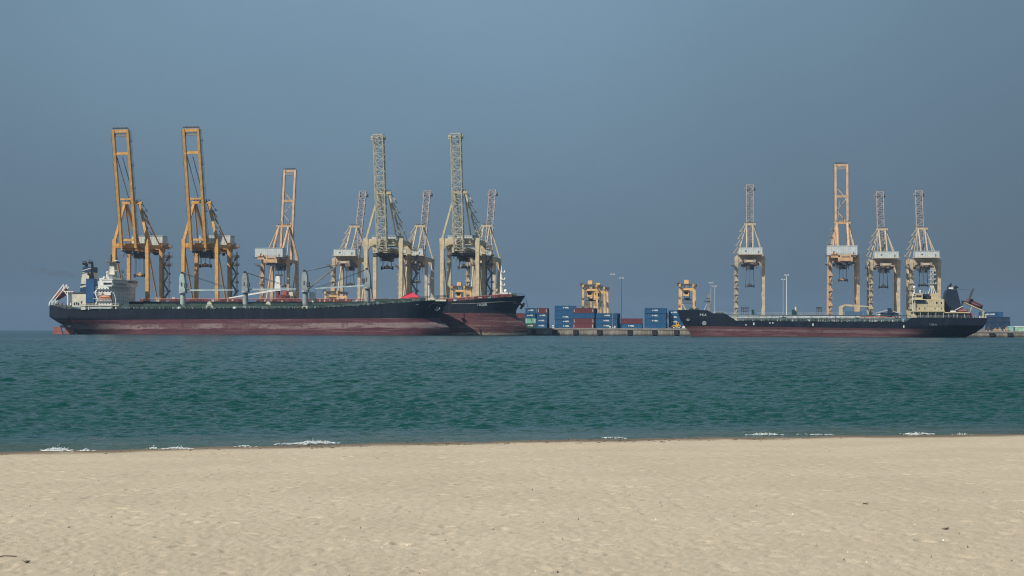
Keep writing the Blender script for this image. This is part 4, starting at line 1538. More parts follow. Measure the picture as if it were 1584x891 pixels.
# poop house, funnel, blue casing
pho = A.bx('poop_house', 'off_white', 111.5, 132.5, 453.5, 474.5, 889.5, 908)
MB().box(A.x(111, 889.5), A.x(133, 889.5), A.y(889), A.y(908.5), A.z(120, 453.4, 889.5), A.z(120, 452.4, 889.5)).build('roof', M('steel'), pho)
for k, (px_, row) in enumerate(((115, 469.5), (118.5, 469), (121.5, 470), (126, 467.5))):
    q = A.p(px_, row, 889.5)
    MB().box(q.x - 0.4, q.x + 0.4, q.y - 0.05, q.y + 0.02, q.z - 0.9, q.z + 0.6).build('door', M('navy'), pho)


def funnel_part(name, mat, f0, f1, inset=0.0, skew=0.0, parent=None):
    xb0, xb1, xt0, xt1 = A.x(123.5, 894), A.x(141, 894), A.x(128.6, 894), A.x(140.8, 894)
    z0, z1 = A.z(138, 452, 894), A.z(138, 413.5, 894)
    l = lambda a, b, f: a + (b - a) * f
    pts = []
    for f, sk in ((f0, -skew), (f1, -skew)):
        pass
    p_ = [(l(xb0, xt0, f0 - skew), l(z0, z1, f0 - skew)), (l(xb1, xt1, f0 + skew), l(z0, z1, f0 + skew)), (l(xb1, xt1, f1 + skew), l(z0, z1, f1 + skew)), (l(xb0, xt0, f1 - skew), l(z0, z1, f1 - skew))]
    return MB().prism(p_, A.y(893.6) - inset, A.y(903.4) + inset).build(name, M(mat), parent or A.root)


fn = funnel_part('funnel', 'funnel_blue', 0.0, 0.33, 0, 0.0)
funnel_part('funnel_band', 'off_white', 0.33, 0.80, 0.02, 0.0, fn)
funnel_part('funnel_top', 'funnel_blue', 0.80, 1.02, 0.04, 0.0, fn)
funnel_part('stripe', 'off_white', 0.22, 0.29, 0.06, 0.045, fn)
funnel_part('stripe', 'off_white', 0.90, 0.93, 0.08, 0.05, fn)
funnel_part('stripe', 'funnel_blue', 0.77, 0.80, 0.08, 0.03, fn)
for px_, rr, w_ in ((133.5, 407.5, 1.1), (142.5, 406, 0.9)):
    q = A.p(px_, 413.6, 898.5)
    q2 = A.p(px_ - 0.3, rr, 898.5)
    MB().tube(q, q2, w_ * 0.8, 8).tube(q2, q2 + Vector((-1.9, 0, 0.35)), w_, 8).build('exhaust_pipe', M('black'), fn)
cs = A.bx('funnel_casing', 'bright_blue', 132.8, 145, 431.0, 468, 889, 893.4)
q = A.p(139.5, 431, 891)
MB().tube(q, q + Vector((0, 0, 2.0)), 0.75, 8).tube(q + Vector((0, 0, 2.0)), q + Vector((-1.4, 0, 2.9)), 0.75, 8).tube(q + Vector((1.6, 0, 0)), q + Vector((0.8, 0, 3.6)), 0.8, 8).build('exhaust_pipe', M('black'), cs)
# boat deck, gangway, supports
bd = A.bx('boat_deck', 'off_white', 124, 184, 472.3, 473.4, NA0 + 0.3, NA0 + 6)
railing(A, 'railing', [(A.x(125, NA0), A.y(NA0 + 0.4), A.z(150, 472.2, NA0)), (A.x(183, NA0), A.y(NA0 + 0.4), A.z(150, 472.2, NA0))], 'white', 1.0, 2, 0.07)
for px_ in (125, 136, 153.5, 171.5, 178):
    w_ = 7 if px_ == 125 else 2.0
    A.bx('support_post', 'off_white', px_, px_ + w_, 473.5, 479.2, NA0 + 0.6, NA0 + 1.4)
gw = A.bx('gangway', 'jib_pale', 139, 171.2, 475.2, 477.4, NA0 + 0.1, NA0 + 0.5)
railing(A, 'railing', [(A.x(139, NA0), A.y(NA0 + 0.1), A.z(150, 477.3, NA0)), (A.x(171, NA0), A.y(NA0 + 0.1), A.z(150, 477.3, NA0))], 'white', 0.9, 1.6, 0.07, parent=gw)
for px_ in (158, 172):
    q = A.p(px_, 464.5, NA0 + 0.6)
    mb = MB().beam((q.x, q.y + 3, A.z(px_, 472, NA0)), q + Vector((0, 0.6, 1.2)), 0.5)
    mb.beam(q + Vector((0, 0.6, 1.2)), q + Vector((0, -0.2, 4.4)), 0.45)
    mb.build('davit', M('deck_red'), A.root)
o = boat('lifeboat', 'orange enclosed lifeboat hanging beside the white bridge of the front ship', (0, 0, 0), 0, 7.0, 2.6, 3.0, 'boat_orange')
q = A.p(162.5, 460, NA0 + 1.2)
o.location = A.root.location + Matrix.Rotation(-PHI, 3, 'Z') @ q
o.rotation_euler = (0, 0, -PHI)
# white stair and curved screen beside the boat
mb = MB()
for k in range(6):
    a0, a1 = k * math.pi / 12, (k + 1) * math.pi / 12
    xx = lambda a: A.x(174 + 7 * math.sin(a), NA0 + 2)
    zz = lambda a: A.z(176, 450 + 22 * (1 - math.cos(a)), NA0 + 2)
    mb.beam((xx(a0), A.y(NA0 + 0.9), zz(a0)), (xx(a1), A.y(NA0 + 0.9), zz(a1)), 0.3, 1.6)
mb.build('screen_bulwark', M('ship_white'), A.root)
for a_, b_ in (((148, 471), (151, 462)), ((150, 461), (147, 453)), ((147, 452), (151, 446))):
    p0, p1 = A.p(a_[0], a_[1], NA0 + 0.6), A.p(b_[0], b_[1], NA0 + 0.6)
    MB().beam(p0, p1, 0.7, 0.3).build('outside_stair', M('white'), A.root)
for row in (462, 453):
    MB().box(A.x(143.5, NA0), A.x(151.3, NA0), A.y(NA0 + 0.5), A.y(NA0 + 4), A.z(147, row, NA0), A.z(147, row - 0.6, NA0)).build('side_platform', M('ship_white'), A.root)
# free fall boat on its slip at the stern
mb = MB()
sl = [A.p(79, 468.5, 895), A.p(101, 440, 895)]
for dy in (-2.2, 2.2):
    a0, b0 = sl[0] + Vector((0, dy, 0)), sl[1] + Vector((0, dy, 0))
    mb.beam(a0, b0, 0.55)
    mb.beam(a0 + Vector((1.4, 0, -0.4)), b0 + Vector((1.2, 0, -1.2)), 0.4)
    mb.beam(b0, A.p(101, 451, 895) + Vector((0, dy, 0)), 0.45)
    mb.beam(A.p(101, 451, 895) + Vector((0, dy, 0)), A.p(111, 451, 895) + Vector((0, dy, 0)), 0.5)
    mb.beam(A.p(107, 451, 895) + Vector((0, dy, 0)), A.p(107, 472, 895) + Vector((0, dy, 0)), 0.55)
    mb.beam(A.p(99, 447, 895) + Vector((0, dy, 0)), A.p(107.5, 458, 895) + Vector((0, dy, 0)), 0.45)
    mb.beam(a0, A.p(78.5, 473, 895) + Vector((0, dy, 0)), 0.6)
    mb.beam(A.p(83, 464, 895) + Vector((0, dy, 0)), A.p(83, 474, 895) + Vector((0, dy, 0)), 0.5)
mb.build('launch_ramp', M('white'), A.root)
pa, pb = A.p(86, 461.5, 895), A.p(104, 449, 895)
d_ = pb - pa
o = boat('lifeboat', 'dark red lifeboat tilted on the white ramp at the stern of the front ship', (0, 0, 0), 0, d_.length * 1.05, 3.2, 3.6, 'boat_red')
o.location = A.root.location + Matrix.Rotation(-PHI, 3, 'Z') @ ((pa + pb) / 2)
o.rotation_euler = (0, -math.atan2(d_.z, d_.x), -PHI)
railing(A, 'railing', [(A.x(78, NA0 + 4), A.y(NA0 + 4), A.z(78, 472, NA0)), (A.x(112, NA0 + 1), A.y(NA0 + 1), A.z(112, 477.5, NA0))], 'steel_mid', 1.2, 1.5, 0.07)
for px_, row in ((100, 472.5), (108, 474), (88, 470.5), (94, 471)):
    q = A.p(px_, row, NA0 + 6)
    MB().tube(q + Vector((-0.8, 0, 0)), q + Vector((0.8, 0, 0)), 0.8, 8).box(q.x - 1.2, q.x + 1.2, q.y - 0.6, q.y + 0.6, q.z - 1.8, q.z - 0.6).build('mooring_winch', M('steel'), A.root)

# hatches on the main deck
zdk = A.z(300, 478.6)
for k, (p0, p1) in enumerate(((222, 273), (293, 369), (390, 461), (483, 557), (579, 628))):
    dz = max(0, A.z(p0, interp([(76, 478.6), (500, 478), (540, 476), (600, 471.5), (640, 468)], (p0 + p1) / 2)) - zdk)
    hc = MB().box(A.x(p0, 890), A.x(p1, 890), A.y(890), A.y(907), zdk + dz - 0.5, zdk + dz + 1.7).build('hatch_coaming', M('deck_green'), A.root)
    n_ = 4
    for j in range(n_):
        xa, xb = A.x(p0, 890), A.x(p1, 890)
        w_ = (xb - xa) / n_
        MB().box(xa + j * w_ + 0.12, xa + (j + 1) * w_ - 0.12, A.y(889.6), A.y(907.4), zdk + dz + 1.705, zdk + dz + 3.0).build('hatch_cover', M('deck_green'), hc)
    mb = MB()
    for j in range(int((p1 - p0) / 3)):
        x_ = A.x(p0 + 3 * j, 889.5)
        mb.box(x_, x_ + 0.25, A.y(889.2), A.y(889.9), zdk + dz, zdk + dz + 1.7)
    mb.build('coaming_stays', M('deck_green'), hc, 'stuff')
    for px_ in (p0 + 4, p1 - 5):
        MB().box(A.x(px_, 889.3), A.x(px_ + 3.2, 889.3), A.y(887.6), A.y(889), zdk + dz, zdk + dz + 1.3).build('winch', M('steel_mid'), A.root)
dl = [(120, 478.3), (300, 478.5), (500, 477.5), (540, 475.7), (600, 471.4), (640, 468.4), (660, 465.9), (686, 463.6)]
rp = []
for px_, row in dl:
    x_ = A.x(px_, NA0 + 0.5)
    rp.append((x_, -HA.yb(x_, interp(HA.deck, x_)) + 0.25, interp(HA.deck, min(x_, LA))))
railing(A, 'railing', rp, 'jib_pale', 1.15, 2.4, 0.075)
mb = MB()
for a_, b_ in zip(rp, rp[1:]):
    mb.tube(Vector(a_) + Vector((0, 1.6, 1.7)), Vector(b_) + Vector((0, 1.6, 1.7)), 0.18, 6)
    mb.tube(Vector(a_) + Vector((0, 2.2, 2.3)), Vector(b_) + Vector((0, 2.2, 2.3)), 0.14, 6)
mb.build('deck_pipes', M('deck_green'), A.root, 'stuff')
mb = MB()
for k in range(150):
    px_ = random.uniform(205, 655)
    x_ = A.x(px_, 887.5)
    zd_ = interp(HA.deck, x_)
    s_ = random.uniform(0.2, 0.8)
    mb.box(x_ - s_, x_ + s_, A.y(887), A.y(888.5), zd_, zd_ + random.uniform(0.5, 2.2))
mb.build('deck_fittings', M('deck_green'), A.root, 'stuff')
for px_ in (277, 363):
    q = A.p(px_, 477.0, NA0 + 1.5)
    MB().tube((q.x, q.y, q.z - 0.8), q, 0.5, 8).ball(q, 0.95, 10, 7).build('mushroom_vent', M('white'), A.root)
for px_ in (323, 414):
    q = A.p(px_, 478, NA0 + 3)
    MB().box(q.x - 3.6, q.x + 3.6, q.y, q.y + 3, q.z, q.z + 0.7).prism([(q.x - 2.4, q.z + 0.7), (q.x + 2.4, q.z + 0.7), (q.x + 1.2, q.z + 3.2), (q.x + 0.5, q.z + 4.2), (q.x - 0.7, q.z + 4.0), (q.x - 1.5, q.z + 2.4)], q.y + 0.6, q.y + 2.2).build('hatch_motor', M('off_white'), A.root)


# deck cranes
def deck_crane(px, row_col, row_top, row_base, mat, tip, pair=False, thick=1.0):
    b = A.p(px, row_base)
    zc_, zt_ = A.z(px, row_col), A.z(px, row_top)
    d = MB().tube((b.x, 0, b.z - 0.6), (b.x, 0, zc_ - 0.5), 1.55, 14, 1.35).build('deck_crane', M(mat), A.root)
    MB().tube((b.x, 0, zc_ - 0.5), (b.x, 0, zc_ + 0.35), 2.6, 14, 2.2).build('slew_ring', M('steel_mid'), d)
    dr = 1 if tip[0] > px else -1
    w = 1.75 * thick
    mb = MB().prism([(b.x - w, zc_ + 0.4), (b.x + w, zc_ + 0.4), (b.x + w * (0.95 if dr < 0 else 0.75), zt_ - 2.5), (b.x + w * 0.42, zt_), (b.x - w * 0.62, zt_), (b.x - w * 0.95, zt_ - 3)], -1.6, 1.6)
    mb.build('crane_tower', M(mat), d)
    MB().box(b.x + dr * w * 0.7, b.x + dr * (w + 0.9), -1.9, -0.2, zc_ + 2.6, zc_ + 5.0).build('crane_cab', M('steel'), d)
    MB().box(b.x - 0.6, b.x + 0.2, -1.66, -1.6, zc_ + 3.2, zc_ + 5.5).build('door', M('steel'), d)
    MB().tube((b.x - 0.4, -0.5, zt_ + 0.4), (b.x - 0.4, 0.5, zt_ + 0.4), 0.75, 8).build('sheave', M('black'), d)
    f = Vector((b.x + dr * w * 0.8, 0, zc_ + 1.2))
    e = A.p(*tip)
    if pair:
        for dy in (-1.2, 1.2):
            MB().beam(f + Vector((0, dy, 0)), e + Vector((0, dy * 0.6, 0)), 0.8, 0.55, 0.7, 0.5).build('jib', M('steel_mid'), d)
        mb = MB()
        for k in range(8):
            c_ = f.lerp(e, (k + 0.5) / 8)
            mb.beam(c_ + Vector((0, -1.1, 0)), c_ + Vector((0, 1.1, 0)), 0.3)
        mb.build('jib_ties', M('steel_mid'), d, 'stuff')
    else:
        MB().beam(f, e, 0.95, 0.9, 0.75, 0.6).build('jib', M('jib_pale'), d)
    for dz in (0, 0.9):
        MB().tube((b.x + dr * 0.4, 0.2, zt_ + 0.3 - dz * 0.2), e + Vector((-dr * (0.3 + dz * 3), 0.2, 0.5)), 0.13, 5).build('luffing_rope', M('rope'), d)
    return d, e


deck_crane(282.8, 452.3, 423.5, 478.8, 'crane_green', (362, 448.6))
deck_crane(379.6, 451.3, 422.5, 478.8, 'crane_grey', (458, 447))
deck_crane(472, 450.3, 420.5, 478.2, 'crane_grey', (520.5, 411.5), True, 1.0)
d, e = deck_crane(568.2, 445.0, 417.5, 474, 'crane_grey', (487.5, 446.2))
MB().tube(e, e + Vector((0, 0, -5.2)), 0.12, 5).ball(e + Vector((0, 0, -5.6)), 0.55, 8, 6).build('hook', M('steel'), d)
for px_ in (282.8, 379.6, 472, 568.2):
    A.bx('pedestal_house', 'steel_mid' if px_ != 472 else 'off_white', px_ - 4.5, px_ + 3.5, interp([(0, 474), (500, 473.5), (568, 469.5)], px_), interp([(0, 478.6), (500, 478), (568, 474)], px_), 891, 904)
A.bx('deck_locker', 'white', 478.5, 484.5, 452, 467.5, 900, 903)
# foremast and forecastle gear
q0, q1 = A.p(663.5, 465), A.p(663.5, 423.5)
mb = MB().tube(q0, q1.lerp(q0, 0.35), 0.42, 8, 0.34).tube(q1.lerp(q0, 0.35), q1, 0.26, 8, 0.14)
fm = mb.build('foremast', M('white'), A.root)
MB().box(q0.x - 1.0, q0.x + 1.0, -0.9, 0.9, q1.z - 5.4, q1.z - 5.0).build('crosstree', M('steel_mid'), fm)
A.bx('bulwark', 'off_white', 658, 690, 463.4, 466.0, 891, 891.3)
for px_, row, mt in ((668, 460.5, 'off_white'), (676, 461.5, 'steel_mid'), (649, 464.5, 'deck_green'), (641, 466.5, 'steel_mid'), (655, 462.5, 'deck_green')):
    q = A.p(px_, row + 3, 895)
    MB().box(q.x - 1.6, q.x + 1.6, q.y - 1, q.y + 1, q.z - 1.2, q.z + 0.6).tube(q + Vector((-1.1, 0, 0.7)), q + Vector((1.1, 0, 0.7)), 0.9, 8).build('windlass', M(mt), A.root)
# red canopy set up on deck
tq = A.p(636, 460, 893)
tt_ = thing('canopy_tent', 'red peaked canopy tent standing on the foredeck of the front ship', 'tent', A.root.location + Matrix.Rotation(-PHI, 3, 'Z') @ Vector((tq.x, tq.y, interp(HA.deck, tq.x))), -PHI)
zt0 = tq.z - interp(HA.deck, tq.x)
h_ = 5.1
mb = MB()
mb.add([(-5.4, -3, zt0 - 0.4), (5.0, -3, zt0 - 0.1), (5.0, 3.4, zt0 + 0.2), (-5.4, 3.4, zt0), (-0.4, -0.3, zt0 + 3.0), (1.0, 0.6, zt0 + 2.5)],
       [(0, 1, 5, 4), (1, 2, 5), (2, 3, 4, 5), (3, 0, 4)])
cn = mb.build('canopy', M('tent'), tt_)
so = cn.modifiers.new('cloth_thickness', 'SOLIDIFY')
so.thickness = 0.06
MB().add([(-5.4, -3, zt0 - 0.4), (5.0, -3, zt0 - 0.1), (5.0, -3.05, zt0 - 0.5), (2.2, -3.05, zt0 - 0.35), (1.0, -3.05, zt0 + 0.1), (-5.4, -3.05, zt0 - 0.9)], [(0, 5, 4, 1), (1, 4, 3, 2)]).build('valance', M('tent'), tt_)
for sx in (-5.2, 4.8):
    for sy in (-2.9, 3.2):
        MB().tube((sx, sy, 0), (sx, sy, zt0 - 0.1), 0.12, 6).build('leg', M('galv'), tt_)

# ---------------------------------------- ship B, rafted behind A
NB0, NB1 = 915.5, 944.5
Bs = Ship('oil_tanker', 'black hulled ship with dark red bottom and white bow name moored behind the front ship', 168, 930, 1)
bx_ = Bs.x
LB = bx_(812.5)
HB = Hull(LB, 29.0, [(0, 9), (6, 3), (20, -3), (LB, -3)],
          [(0, Bs.z(300, 467)), (bx_(650), Bs.z(650, 467.5)), (bx_(700), Bs.z(700, 467.2)), (bx_(735), Bs.z(735, 464.2)), (bx_(785), Bs.z(785, 460.2)), (LB, Bs.z(812, 457.2))],
          [(-3, bx_(815)), (3.6, bx_(815.4)), (5.2, bx_(814)), (6.8, bx_(811)), (8.4, bx_(806)), (10.2, bx_(800.2)), (11.5, bx_(798.2)), (14, bx_(798.4)), (18, bx_(805)), (22, LB)], 34, 50, full=3.0)
hmB = hull_mat('hull_black_maroon', (0.006, 0.012, 0.022), 12.45, 0.0, (0.115, 0.045, 0.05), (0.3, 0.25, 0.2), 0.4, 1.5, 1.3, flecks=1.0)
hullB = HB.build(hmB, Bs.root, M('deck_red'))
Bs.letters(hullB, HB, 'TIGER', 2.1, 746, 471.5, 918, 0.03, 0.12, 1.0, 'galv')
q = Bs.p(744, 0, 918)
mb = MB()
pts = [(bx_(700 + 12 * k, 919), Bs.z(700 + 12 * k, 470.3 - 0.9 * max(0, k - 2) * 0.9, 919)) for k in range(9)]
for (xa, za), (xb, zb2) in zip(pts, pts[1:]):
    mb.tube((xa, -HB.yb(xa, za) - 0.12, za), (xb, -HB.yb(xb, zb2) - 0.12, zb2), 0.17, 5)
mb.build('rubbing_strake', M('steel_mid'), hullB)
for sy in (-1, 1):
    xa, za = bx_(803), Bs.z(805, 470.5)
    yq = sy * (HB.yb(xa, za) + 0.2)
    MB().beam((xa - 1.4, yq, za + 1.2), (xa + 2.6, yq + sy * 0.3, za - 1.2), 1.1, 1.0).beam((xa + 2.9, yq + sy * 0.4, za + 0.6), (xa + 0.8, yq + sy * 0.4, za - 2.6), 0.9).build('anchor', M('black'), Bs.root)
    MB().tube((xa - 3.2, sy * (HB.yb(xa - 3, za) - 0.3), za + 0.9), (xa - 1.0, yq + sy * 0.15, za + 0.5), 1.0, 10).build('hawse_pipe', M('copper'), Bs.root)
# rails, pipes and gear along its deck
zdb = interp(HB.deck, 100)
rp = []
for px_ in (225, 300, 400, 500, 600, 700, 735, 785, 806):
    x_ = bx_(px_, NB0 + 0.5)
    zd_ = interp(HB.deck, min(x_, LB))
    rp.append((x_, -HB.yb(min(x_, LB - 3), zd_) + 0.3, zd_))
railing(Bs, 'railing', [(a, b, c) for a, b, c in rp], 'deck_red', 1.2, 2.6, 0.08)
mb = MB()
for a_, b_ in zip(rp[:-1], rp[1:-1]):
    mb.tube(Vector(a_) + Vector((0, 3, 1.55)), Vector(b_) + Vector((0, 3, 1.55)), 0.26, 6)
mb.build('deck_pipe', M('pipe_pink'), Bs.root)
mb = MB()
for k in range(120):
    px_ = random.uniform(215, 790)
    x_ = bx_(px_, 920)
    zd_ = interp(HB.deck, x_)
    s_ = random.uniform(0.3, 1.4)
    mb.box(x_ - s_, x_ + s_, -8, -6.5, zd_ - 0.2, zd_ + random.uniform(0.5, 2.0))
mb.build('deck_fittings', M('deck_red'), Bs.root, 'stuff')
mb = MB()
for k in range(46):
    px_ = random.uniform(215, 790)
    x_ = bx_(px_, 922)
    zd_ = interp(HB.deck, x_)
    s_ = random.uniform(0.3, 1.0)
    mb.box(x_ - s_, x_ + s_, -5, -4, zd_ - 0.2, zd_ + random.uniform(0.8, 2.6))
mb.build('deck_gear', M('off_white'), Bs.root, 'stuff')
# its bridge, mostly behind the front ship's
xh0, xh1 = bx_(160, 917), bx_(184, 917)
bh = MB().box(xh0, xh1, -13, 13, zdb - 0.2, Bs.z(190, 443, 917)).build('accommodation', M('ship_white'), Bs.root)
mb = MB().prism([(-13.2, 0), (13.2, 0), (16.0, 2.2), (16.0, 4.6), (-16.0, 4.6), (-16.0, 2.2)], 0, 5.5)
mb.v = [(xh1 - 5.2 + v[1], v[0], Bs.z(190, 443, 917) + v[2] - 0.4) for v in mb.v]
bw_ = mb.build('bridge_wing', M('ship_white'), Bs.root)
MB().box(xh1 + 0.28, xh1 + 0.36, -15, 15, Bs.z(190, 443, 917) + 2.4, Bs.z(190, 443, 917) + 3.6).build('window_band', M('glass'), bw_)
for k in range(7):
    for r_ in range(3):
        MB().box(xh1 - 0.03, xh1 + 0.05, -11 + 3.6 * k, -10.2 + 3.6 * k, zdb + 1.4 + 2.6 * r_, zdb + 2.2 + 2.6 * r_).build('window', M('glass'), bh)
MB().frustum((xh0 - 9, xh0 - 2.5, -4, 4), (xh0 - 8, xh0 - 3.5, -3, 3), zdb - 0.2, zdb + 13).build('funnel', M('navy'), Bs.root)
# white hose crane
b0 = Bs.p(430, 466)
hcr = MB().frustum((b0.x - 1.9, b0.x + 1.9, -1.5, 1.5), (b0.x - 1.1, b0.x + 1.1, -1.1, 1.1), Bs.z(430, 450), Bs.z(430, 427)).build('hose_crane', M('white'), Bs.root)
MB().tube((b0.x, 0, zdb - 0.5), (b0.x, 0, Bs.z(430, 450)), 1.2, 10).build('pedestal', M('deck_red'), hcr)
MB().box(b0.x - 1.4, b0.x + 2.4, -1.2, 1.2, Bs.z(430, 426.9), Bs.z(430, 424.5)).build('crane_head', M('steel'), hcr)
MB().beam((b0.x - 1, 0, Bs.z(430, 448.5)), (bx_(354.5), 0, Bs.z(354, 461)), 0.9, 1.1, 0.7, 0.6).build('jib', M('white'), hcr)
for px_, row, w_, mt in ((440, 456, 4, 'deck_red'), (448, 458, 3, 'steel_mid'), (441, 450, 1.5, 'pipe_pink'), (452, 452, 1.2, 'off_white'), (446, 462, 6, 'deck_red')):
    q = Bs.p(px_, row)
    MB().box(q.x - w_, q.x + w_, -3, 3, zdb - 0.3, q.z).build('manifold_frame', M(mt), Bs.root)
# foremast
q0, q1 = Bs.p(775.5, 462), Bs.p(775.5, 411.5)
fm = MB().tube(q0, q1.lerp(q0, 0.2), 0.95, 8, 0.7).tube(q1.lerp(q0, 0.2), q1, 0.4, 6, 0.2).build('foremast', M('white'), Bs.root)
for f_ in (0.1, 0.32, 0.5):
    c_ = q1.lerp(q0, f_ + 0.1)
    MB().box(c_.x - 0.6, c_.x + 2.1, -1.2, 1.2, c_.z, c_.z + 0.35).box(c_.x + 1.5, c_.x + 2.1, -0.4, 0.4, c_.z + 0.35, c_.z + 1.2).build('lamp_bracket', M('white'), fm)
MB().tube(Bs.p(770, 461), Bs.p(770, 445), 0.2, 6, 0.12).build('light_pole', M('steel_mid'), Bs.root)
q = Bs.p(782, 452.5)
MB().ball((q.x, 0, q.z + 0.9), 1.0, 10, 7).box(q.x - 2.4, q.x + 1.6, -1.5, 1.5, q.z - 3.2, q.z).build('store_house', M('white'), Bs.root)
for px_, row, mt in ((768, 459, 'deck_green'), (776, 457.5, 'deck_green'), (789, 457, 'steel_mid'), (757, 462, 'steel_mid'), (747, 463, 'off_white'), (796, 456.5, 'deck_green')):
    q = Bs.p(px_, row + 2)
    MB().box(q.x - 1.8, q.x + 1.8, -3, -1, q.z - 1.5, q.z + 0.4).tube((q.x - 1.2, -2, q.z + 0.7), (q.x + 1.2, -2, q.z + 0.7), 1.0, 8).build('windlass', M(mt), Bs.root)
# mooring rope from the bow down to the quay
a_ = W(U(813, 930), 930, Zp(812, 461, 930))
b_ = W(U(826, QN + 1), QN + 1, QZ + 0.4)
mb = MB()
prev = None
for k in range(13):
    s_ = k / 12
    c_ = a_.lerp(b_, s_)
    c_.z -= 1.6 * 4 * s_ * (1 - s_) * 0.5
    if prev is not None:
        mb.tube(prev, c_, 0.11, 5)
    prev = c_
tag(mb.build('mooring_rope', M('rope')), 'thin mooring rope slanting from the high bow down to the container quay', 'rope')

# ---------------------------------------- ship C, the tanker on the right
NC0, NC1 = 830.0, 852.0
Cs = Ship('oil_tanker', 'navy and dark red tanker with cream bridge at the stern, moored on the right', 1526, 841, -1, 833)
cx = Cs.x
LC = cx(1047)
dk = [(1526, 492.2), (1408, 491.6), (1407, 491.7), (1397, 498.0), (1300, 498.0), (1138, 496.3), (1122, 485.8), (1102, 485.0), (1094, 480.2), (1047, 479.4)]
HC_ = Hull(LC, 22.0, [(0, Cs.z(1526, 498)), (cx(1521, 832), Cs.z(1521, 507)), (cx(1512, 832), Cs.z(1512, 514)), (cx(1500, 832), 0.6), (cx(1480), -2.5), (LC, -2.5)],
           [(cx(a), Cs.z(a, b)) for a, b in dk],
           [(-2.5, cx(1071.5)), (0, cx(1070)), (2.3, cx(1066.5)), (5.5, cx(1058)), (9, cx(1051.5)), (14, LC)], 34, 42, full=3.2, transom=0.8, zk=6.0)
hmC = hull_mat('hull_navy_maroon', (0.006, 0.012, 0.024), 3.75, 0.0105, (0.1, 0.038, 0.045), (0.22, 0.16, 0.16), 1.4, 2.6, 0.55, fade=(24, 48))
hullC = HC_.build(hmC, Cs.root, M('deck_green'))
Cs.letters(hullC, HC_, 'PKA', 1.6, 1087.5, 487.2, NC0 + 1, 0.02, 0, 1.25, 'galv')
Cs.letters(hullC, HC_, 'VTB-H', 1.3, 1443, 502.3, NC0 + 0.5, 0.0, 0.2, 0.95, 'crane_grey')
for px_ in (1166, 1257.5, 1398):
    x_, z_ = cx(px_, NC0), Cs.z(px_, 500.8 if px_ < 1300 else 505.2, NC0)
    if px_ > 1200 and px_ < 1300:
        z_ = Cs.z(px_, 502.3, NC0)
    yb2 = HC_.yb(x_, z_)
    MB().box(x_ - 0.28, x_ + 0.28, yb2, yb2 + 0.07, z_ - 0.6, z_ + 0.6).build('load_mark', M('white'), hullC)
for px_, row in ((1191, 499.5), (1195.5, 499.5), (1154, 502.5)):
    x_, z_ = cx(px_, NC0), Cs.z(px_, row, NC0)
    yb2 = HC_.yb(x_, z_)
    MB().box(x_ - 0.32, x_ + 0.32, yb2, yb2 + 0.06, z_ - 0.28, z_ + 0.2).build('draft_mark', M('white'), hullC)
# bow thruster mark: ring and cross
x_, z_ = cx(1089.3, NC0 + 1), Cs.z(1089, 499.7, NC0)
mb = MB()
vs = []
for k in range(16):
    a0 = 2 * math.pi * k / 16
    for r_ in (0.6, 1.05):
        xx, zz = x_ + r_ * math.cos(a0), z_ + r_ * math.sin(a0)
        vs.append((xx, HC_.yb(xx, zz) + 0.07, zz))
mb.add(vs, [(2 * k, 2 * k + 1, (2 * k + 3) % 32, (2 * k + 2) % 32) for k in range(16)])
for a0 in (math.pi / 4, -math.pi / 4):
    c_, s_ = math.cos(a0), math.sin(a0)
    q = []
    for l_, w_ in ((-0.7, -0.2), (0.7, -0.2), (0.7, 0.2), (-0.7, 0.2)):
        xx, zz = x_ + l_ * c_ - w_ * s_, z_ + l_ * s_ + w_ * c_
        q.append((xx, HC_.yb(xx, zz) + 0.09, zz))
    mb.add(q, [(0, 1, 2, 3)])
mb.build('thruster_mark', M('crane_grey'), hullC)
xa, za = cx(1064.5), Cs.z(1064, 494)
for sy in (1, -1):
    yq = sy * (HC_.yb(xa, za) + 0.25)
    MB().beam((xa, yq, za + 0.7), (xa, yq + sy * 0.2, za - 0.7), 0.4).beam((xa - 0.9, yq + sy * 0.2, za - 0.1), (xa, yq + sy * 0.25, za - 0.8), 0.5).beam((xa, yq + sy * 0.25, za - 0.8), (xa + 0.9, yq + sy * 0.2, za), 0.5).build('anchor', M('steel_mid'), Cs.root)
# deck railings, pipes
yd = 10.2
for i, (pa, pb, ra, rb) in enumerate(((1139, 1396, 496.2, 497.9),)):
    railing(Cs, 'railing', [(cx(pa, NC0), yd, Cs.z(pa, ra, NC0)), (cx(pb, NC0), yd, Cs.z(pb, rb, NC0))], 'galv', 1.15, 2.2, 0.075)
railing(Cs, 'railing', [(cx(1103, NC0 + 3), 8.0, Cs.z(1103, 485, NC0)), (cx(1121, NC0 + 1), 9.6, Cs.z(1121, 485.7, NC0))], 'galv', 1.1, 1.6, 0.07)
railing(Cs, 'railing', [(cx(1409, NC0), yd, Cs.z(1409, 491.6, NC0)), (cx(1500, NC0), yd - 0.2, Cs.z(1500, 492.1, NC0)), (cx(1524, NC0 + 3), 7.6, Cs.z(1524, 492.2, NC0))], 'galv', 1.1, 1.8, 0.07)
for k, (dy, row, r_, mt, p0, p1) in enumerate(((8.6, 493.2, 0.22, 'deck_green', 1140, 1395), (7.6, 491.3, 0.26, 'galv', 1122, 1390), (6.5, 489.2, 0.3, 'galv', 1108, 1330), (5.4, 487.5, 0.22, 'deck_green', 1122, 1405), (6.9, 495, 0.3, 'deck_green', 1145, 1395), (3.5, 489.5, 0.3, 'pipe_pink', 1250, 1390))):
    n_ = 841 - dy
    MB().tube((cx(p0, n_), dy, Cs.z(1200, row, n_)), (cx(p1, n_), dy, Cs.z(1200, row, n_) - 0.2), r_, 8).build('deck_pipe', M(mt), Cs.root)
mb = MB()
zdc = Cs.z(1300, 498)
